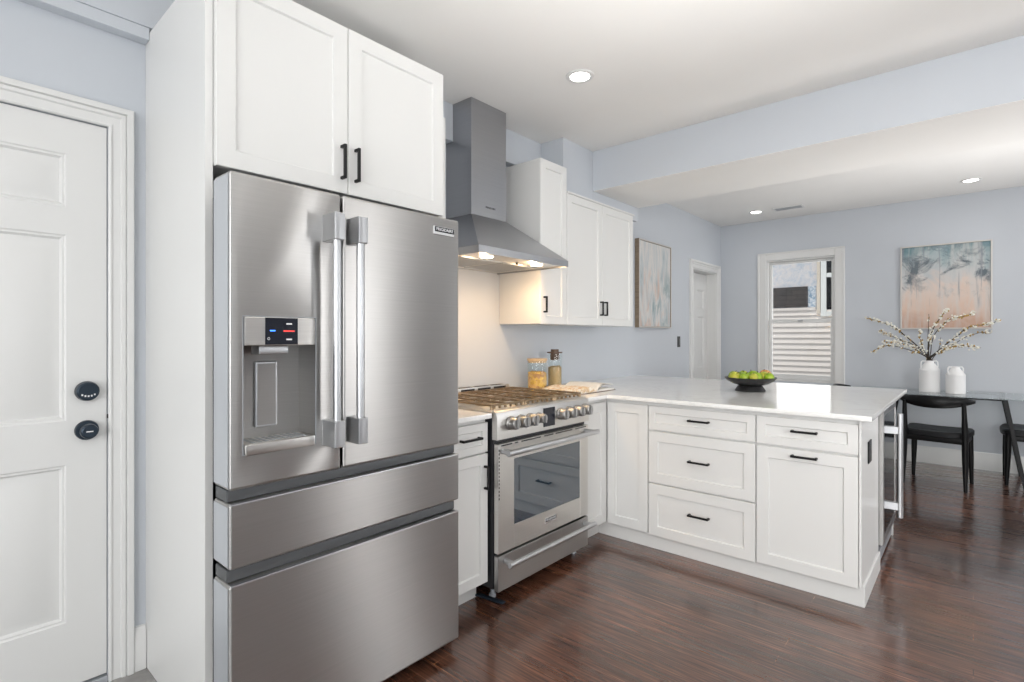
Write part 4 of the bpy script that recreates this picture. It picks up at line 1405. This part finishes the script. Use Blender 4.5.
for k, (pts, lb) in enumerate(zip(branches, blab)):
    a = 2 * PI * k / 12
    base = V((VA[0] + .018 * math.cos(a), VA[1] + .018 * math.sin(a), TZ + .225))
    neck = V((VA[0] + .020 * math.cos(a) , VA[1] + .016 * math.sin(a), TZ + .302))
    first = V(pts[0])
    path = smooth([base, neck] + [tuple(p) for p in pts])
    path = [p + V((random.uniform(-1, 1), random.uniform(-1, 1), random.uniform(-1, 1))) * .003 if i > 6 else p for i, p in enumerate(path)]
    n = len(path)
    t = thing('blossom_branch', lb, 'branch', tuple(base), 'blossom branches in the vase')
    bm = nb()
    thick = .0066 if k in (0, 4, 6) else .0044
    tube(bm, path, [thick * (1 - .72 * i / (n - 1)) + .0006 for i in range(n)], 7)
    mk('stem', bm, 'bark', t)
    fl, bu = nb(), nb()
    dens = {5: .25, 11: .2}.get(k, 1.0)
    L_ = sum((path[i + 1] - path[i]).length for i in range(n - 1))
    cnt = int(L_ * 74 * dens)
    for j in range(cnt):
        u = random.uniform(.36, 1.0)
        i = min(int(u * (n - 1)), n - 2)
        p = path[i].lerp(path[i + 1], u * (n - 1) - i)
        off = V((random.gauss(0, 1), random.gauss(0, 1), random.gauss(0, 1))) * .010
        if random.random() < .58:
            # open flower: five petals round a centre
            q = p + off
            ax = off.normalized() if off.length > 1e-4 else V((0, 0, 1))
            u1, u2 = frame_axes(ax)
            for s in range(5):
                c = q + (u1 * math.cos(s * 1.2566) + u2 * math.sin(s * 1.2566)) * .0065
                blob(fl, c, .0064, (1, 1, .9), 1)
        else:
            blob(bu, p + off * .6, .0070, (1, 1, 1.4), 1)
    # clusters of blossom
    for j in range(2 if dens == 1 else 0):
        u = random.uniform(.45, .95)
        i = min(int(u * (n - 1)), n - 2)
        for s in range(5):
            blob(fl, path[i] + V((random.gauss(0, 1), random.gauss(0, 1), random.gauss(0, 1))) * .012, .009)
    if len(fl.verts):
        o = mk('blossoms', fl, 'blossom', t); o['kind'] = 'stuff'
    else:
        fl.free()
    if len(bu.verts):
        M.setdefault('bud', painted('flower_bud', (.42, .27, .07), .6, .2))
        o = mk('buds', bu, 'bud', t); o['kind'] = 'stuff'
    else:
        bu.free()

# ------------------------------------------------------------------ the neighbouring house seen through the window
NY = 9.3
M['siding'] = painted('cream_siding', (.66, .60, .57), .6, .03)
M['sheath'] = mat('blue_wrap', (.45, .5, .55), .7)
LK(M['sheath'], ramp(M['sheath'], noise(M['sheath'], coords(M['sheath']), 9, 6, .7, 1), [(.34, (.36, .42, .50)), (.46, (.52, .52, .56)), (.58, (.62, .58, .58)), (.70, (.66, .58, .54))]), BS(M['sheath']).inputs['Base Color'])
M['paleboard'] = painted('pale_board', (.60, .52, .44), .6, .05)
M['wrap'] = mat('speckled_wrap', (.4, .46, .54), .7)
LK(M['wrap'], ramp(M['wrap'], noise(M['wrap'], coords(M['wrap']), 26, 5, .7, 1), [(.40, (.14, .24, .36)), (.5, (.40, .46, .54)), (.60, (.68, .68, .70))]), BS(M['wrap']).inputs['Base Color'])
M['shingle'] = mat('brown_shingle', (.03, .026, .024), .7)
sb = N(M['shingle'], 'ShaderNodeTexBrick')
sb.inputs['Scale'].default_value = 1; sb.inputs['Brick Width'].default_value = .16; sb.inputs['Row Height'].default_value = .075; sb.inputs['Mortar Size'].default_value = .004
sb.inputs['Color1'].default_value = (.055, .042, .040, 1); sb.inputs['Color2'].default_value = (.035, .029, .029, 1); sb.inputs['Mortar'].default_value = (.008, .007, .007, 1)
sx_ = N(M['shingle'], 'ShaderNodeTexCoord'); sp_ = N(M['shingle'], 'ShaderNodeSeparateXYZ'); cm_ = N(M['shingle'], 'ShaderNodeCombineXYZ')
LK(M['shingle'], sx_.outputs['Object'], sp_.inputs[0]); LK(M['shingle'], sp_.outputs['X'], cm_.inputs['X']); LK(M['shingle'], sp_.outputs['Z'], cm_.inputs['Y'])
LK(M['shingle'], cm_.outputs[0], sb.inputs['Vector']); LK(M['shingle'], sb.outputs['Color'], BS(M['shingle']).inputs['Base Color'])
t = thing('neighbouring_house', 'neighbouring house with cream clapboards outside the far window', 'house', (-2.1, NY, 0))
bm = nb()
z = -.4
while z < 1.66:
    prism(bm, [(-4.5, NY + .06, z), (-4.5, NY - .030, z), (-4.5, NY - .004, z + .088), (-4.5, NY + .06, z + .088)], (5.0, 0, 0))
    z += .088
mk('siding', bm, 'siding', t)
mk('upper_wall', box(-4.5, .5, NY + .01, NY + .07, 1.70, 4.2), 'sheath', t)
mk('shingle_panel', box(-3.3, -1.962, NY - .03, NY + .009, 1.760, 2.080, .004), 'shingle', t)
mk('ledge_board', box(-3.3, -1.845, NY - .035, NY + .009, 1.700, 1.745, .004), 'siding', t)
mk('wrap_patch', box(-1.955, -1.845, NY - .004, NY + .009, 1.750, 2.080, .002), 'wrap', t)
mk('corner_board', box(-1.826, -1.780, NY - .04, NY + .009, 1.640, 4.2, .004), 'paleboard', t)
wf = nb(); rect_frame_y(wf, -1.772, -.95, 1.600, 3.2, .075, NY - .05, NY + .009)
bx(wf, -1.697, -1.025, NY - .045, NY + .009, 2.200, 2.265, .003)
hw = mk('window', wf, 'trim', t)
mk('pane', box(-1.697, -1.025, NY - .006, NY + .004, 1.675, 3.12), 'coolerglass', hw)
# ground outside
struct('ground_outside', box(-8, 8, YFAR + .6, 14, -.9, -.6), 'tile')
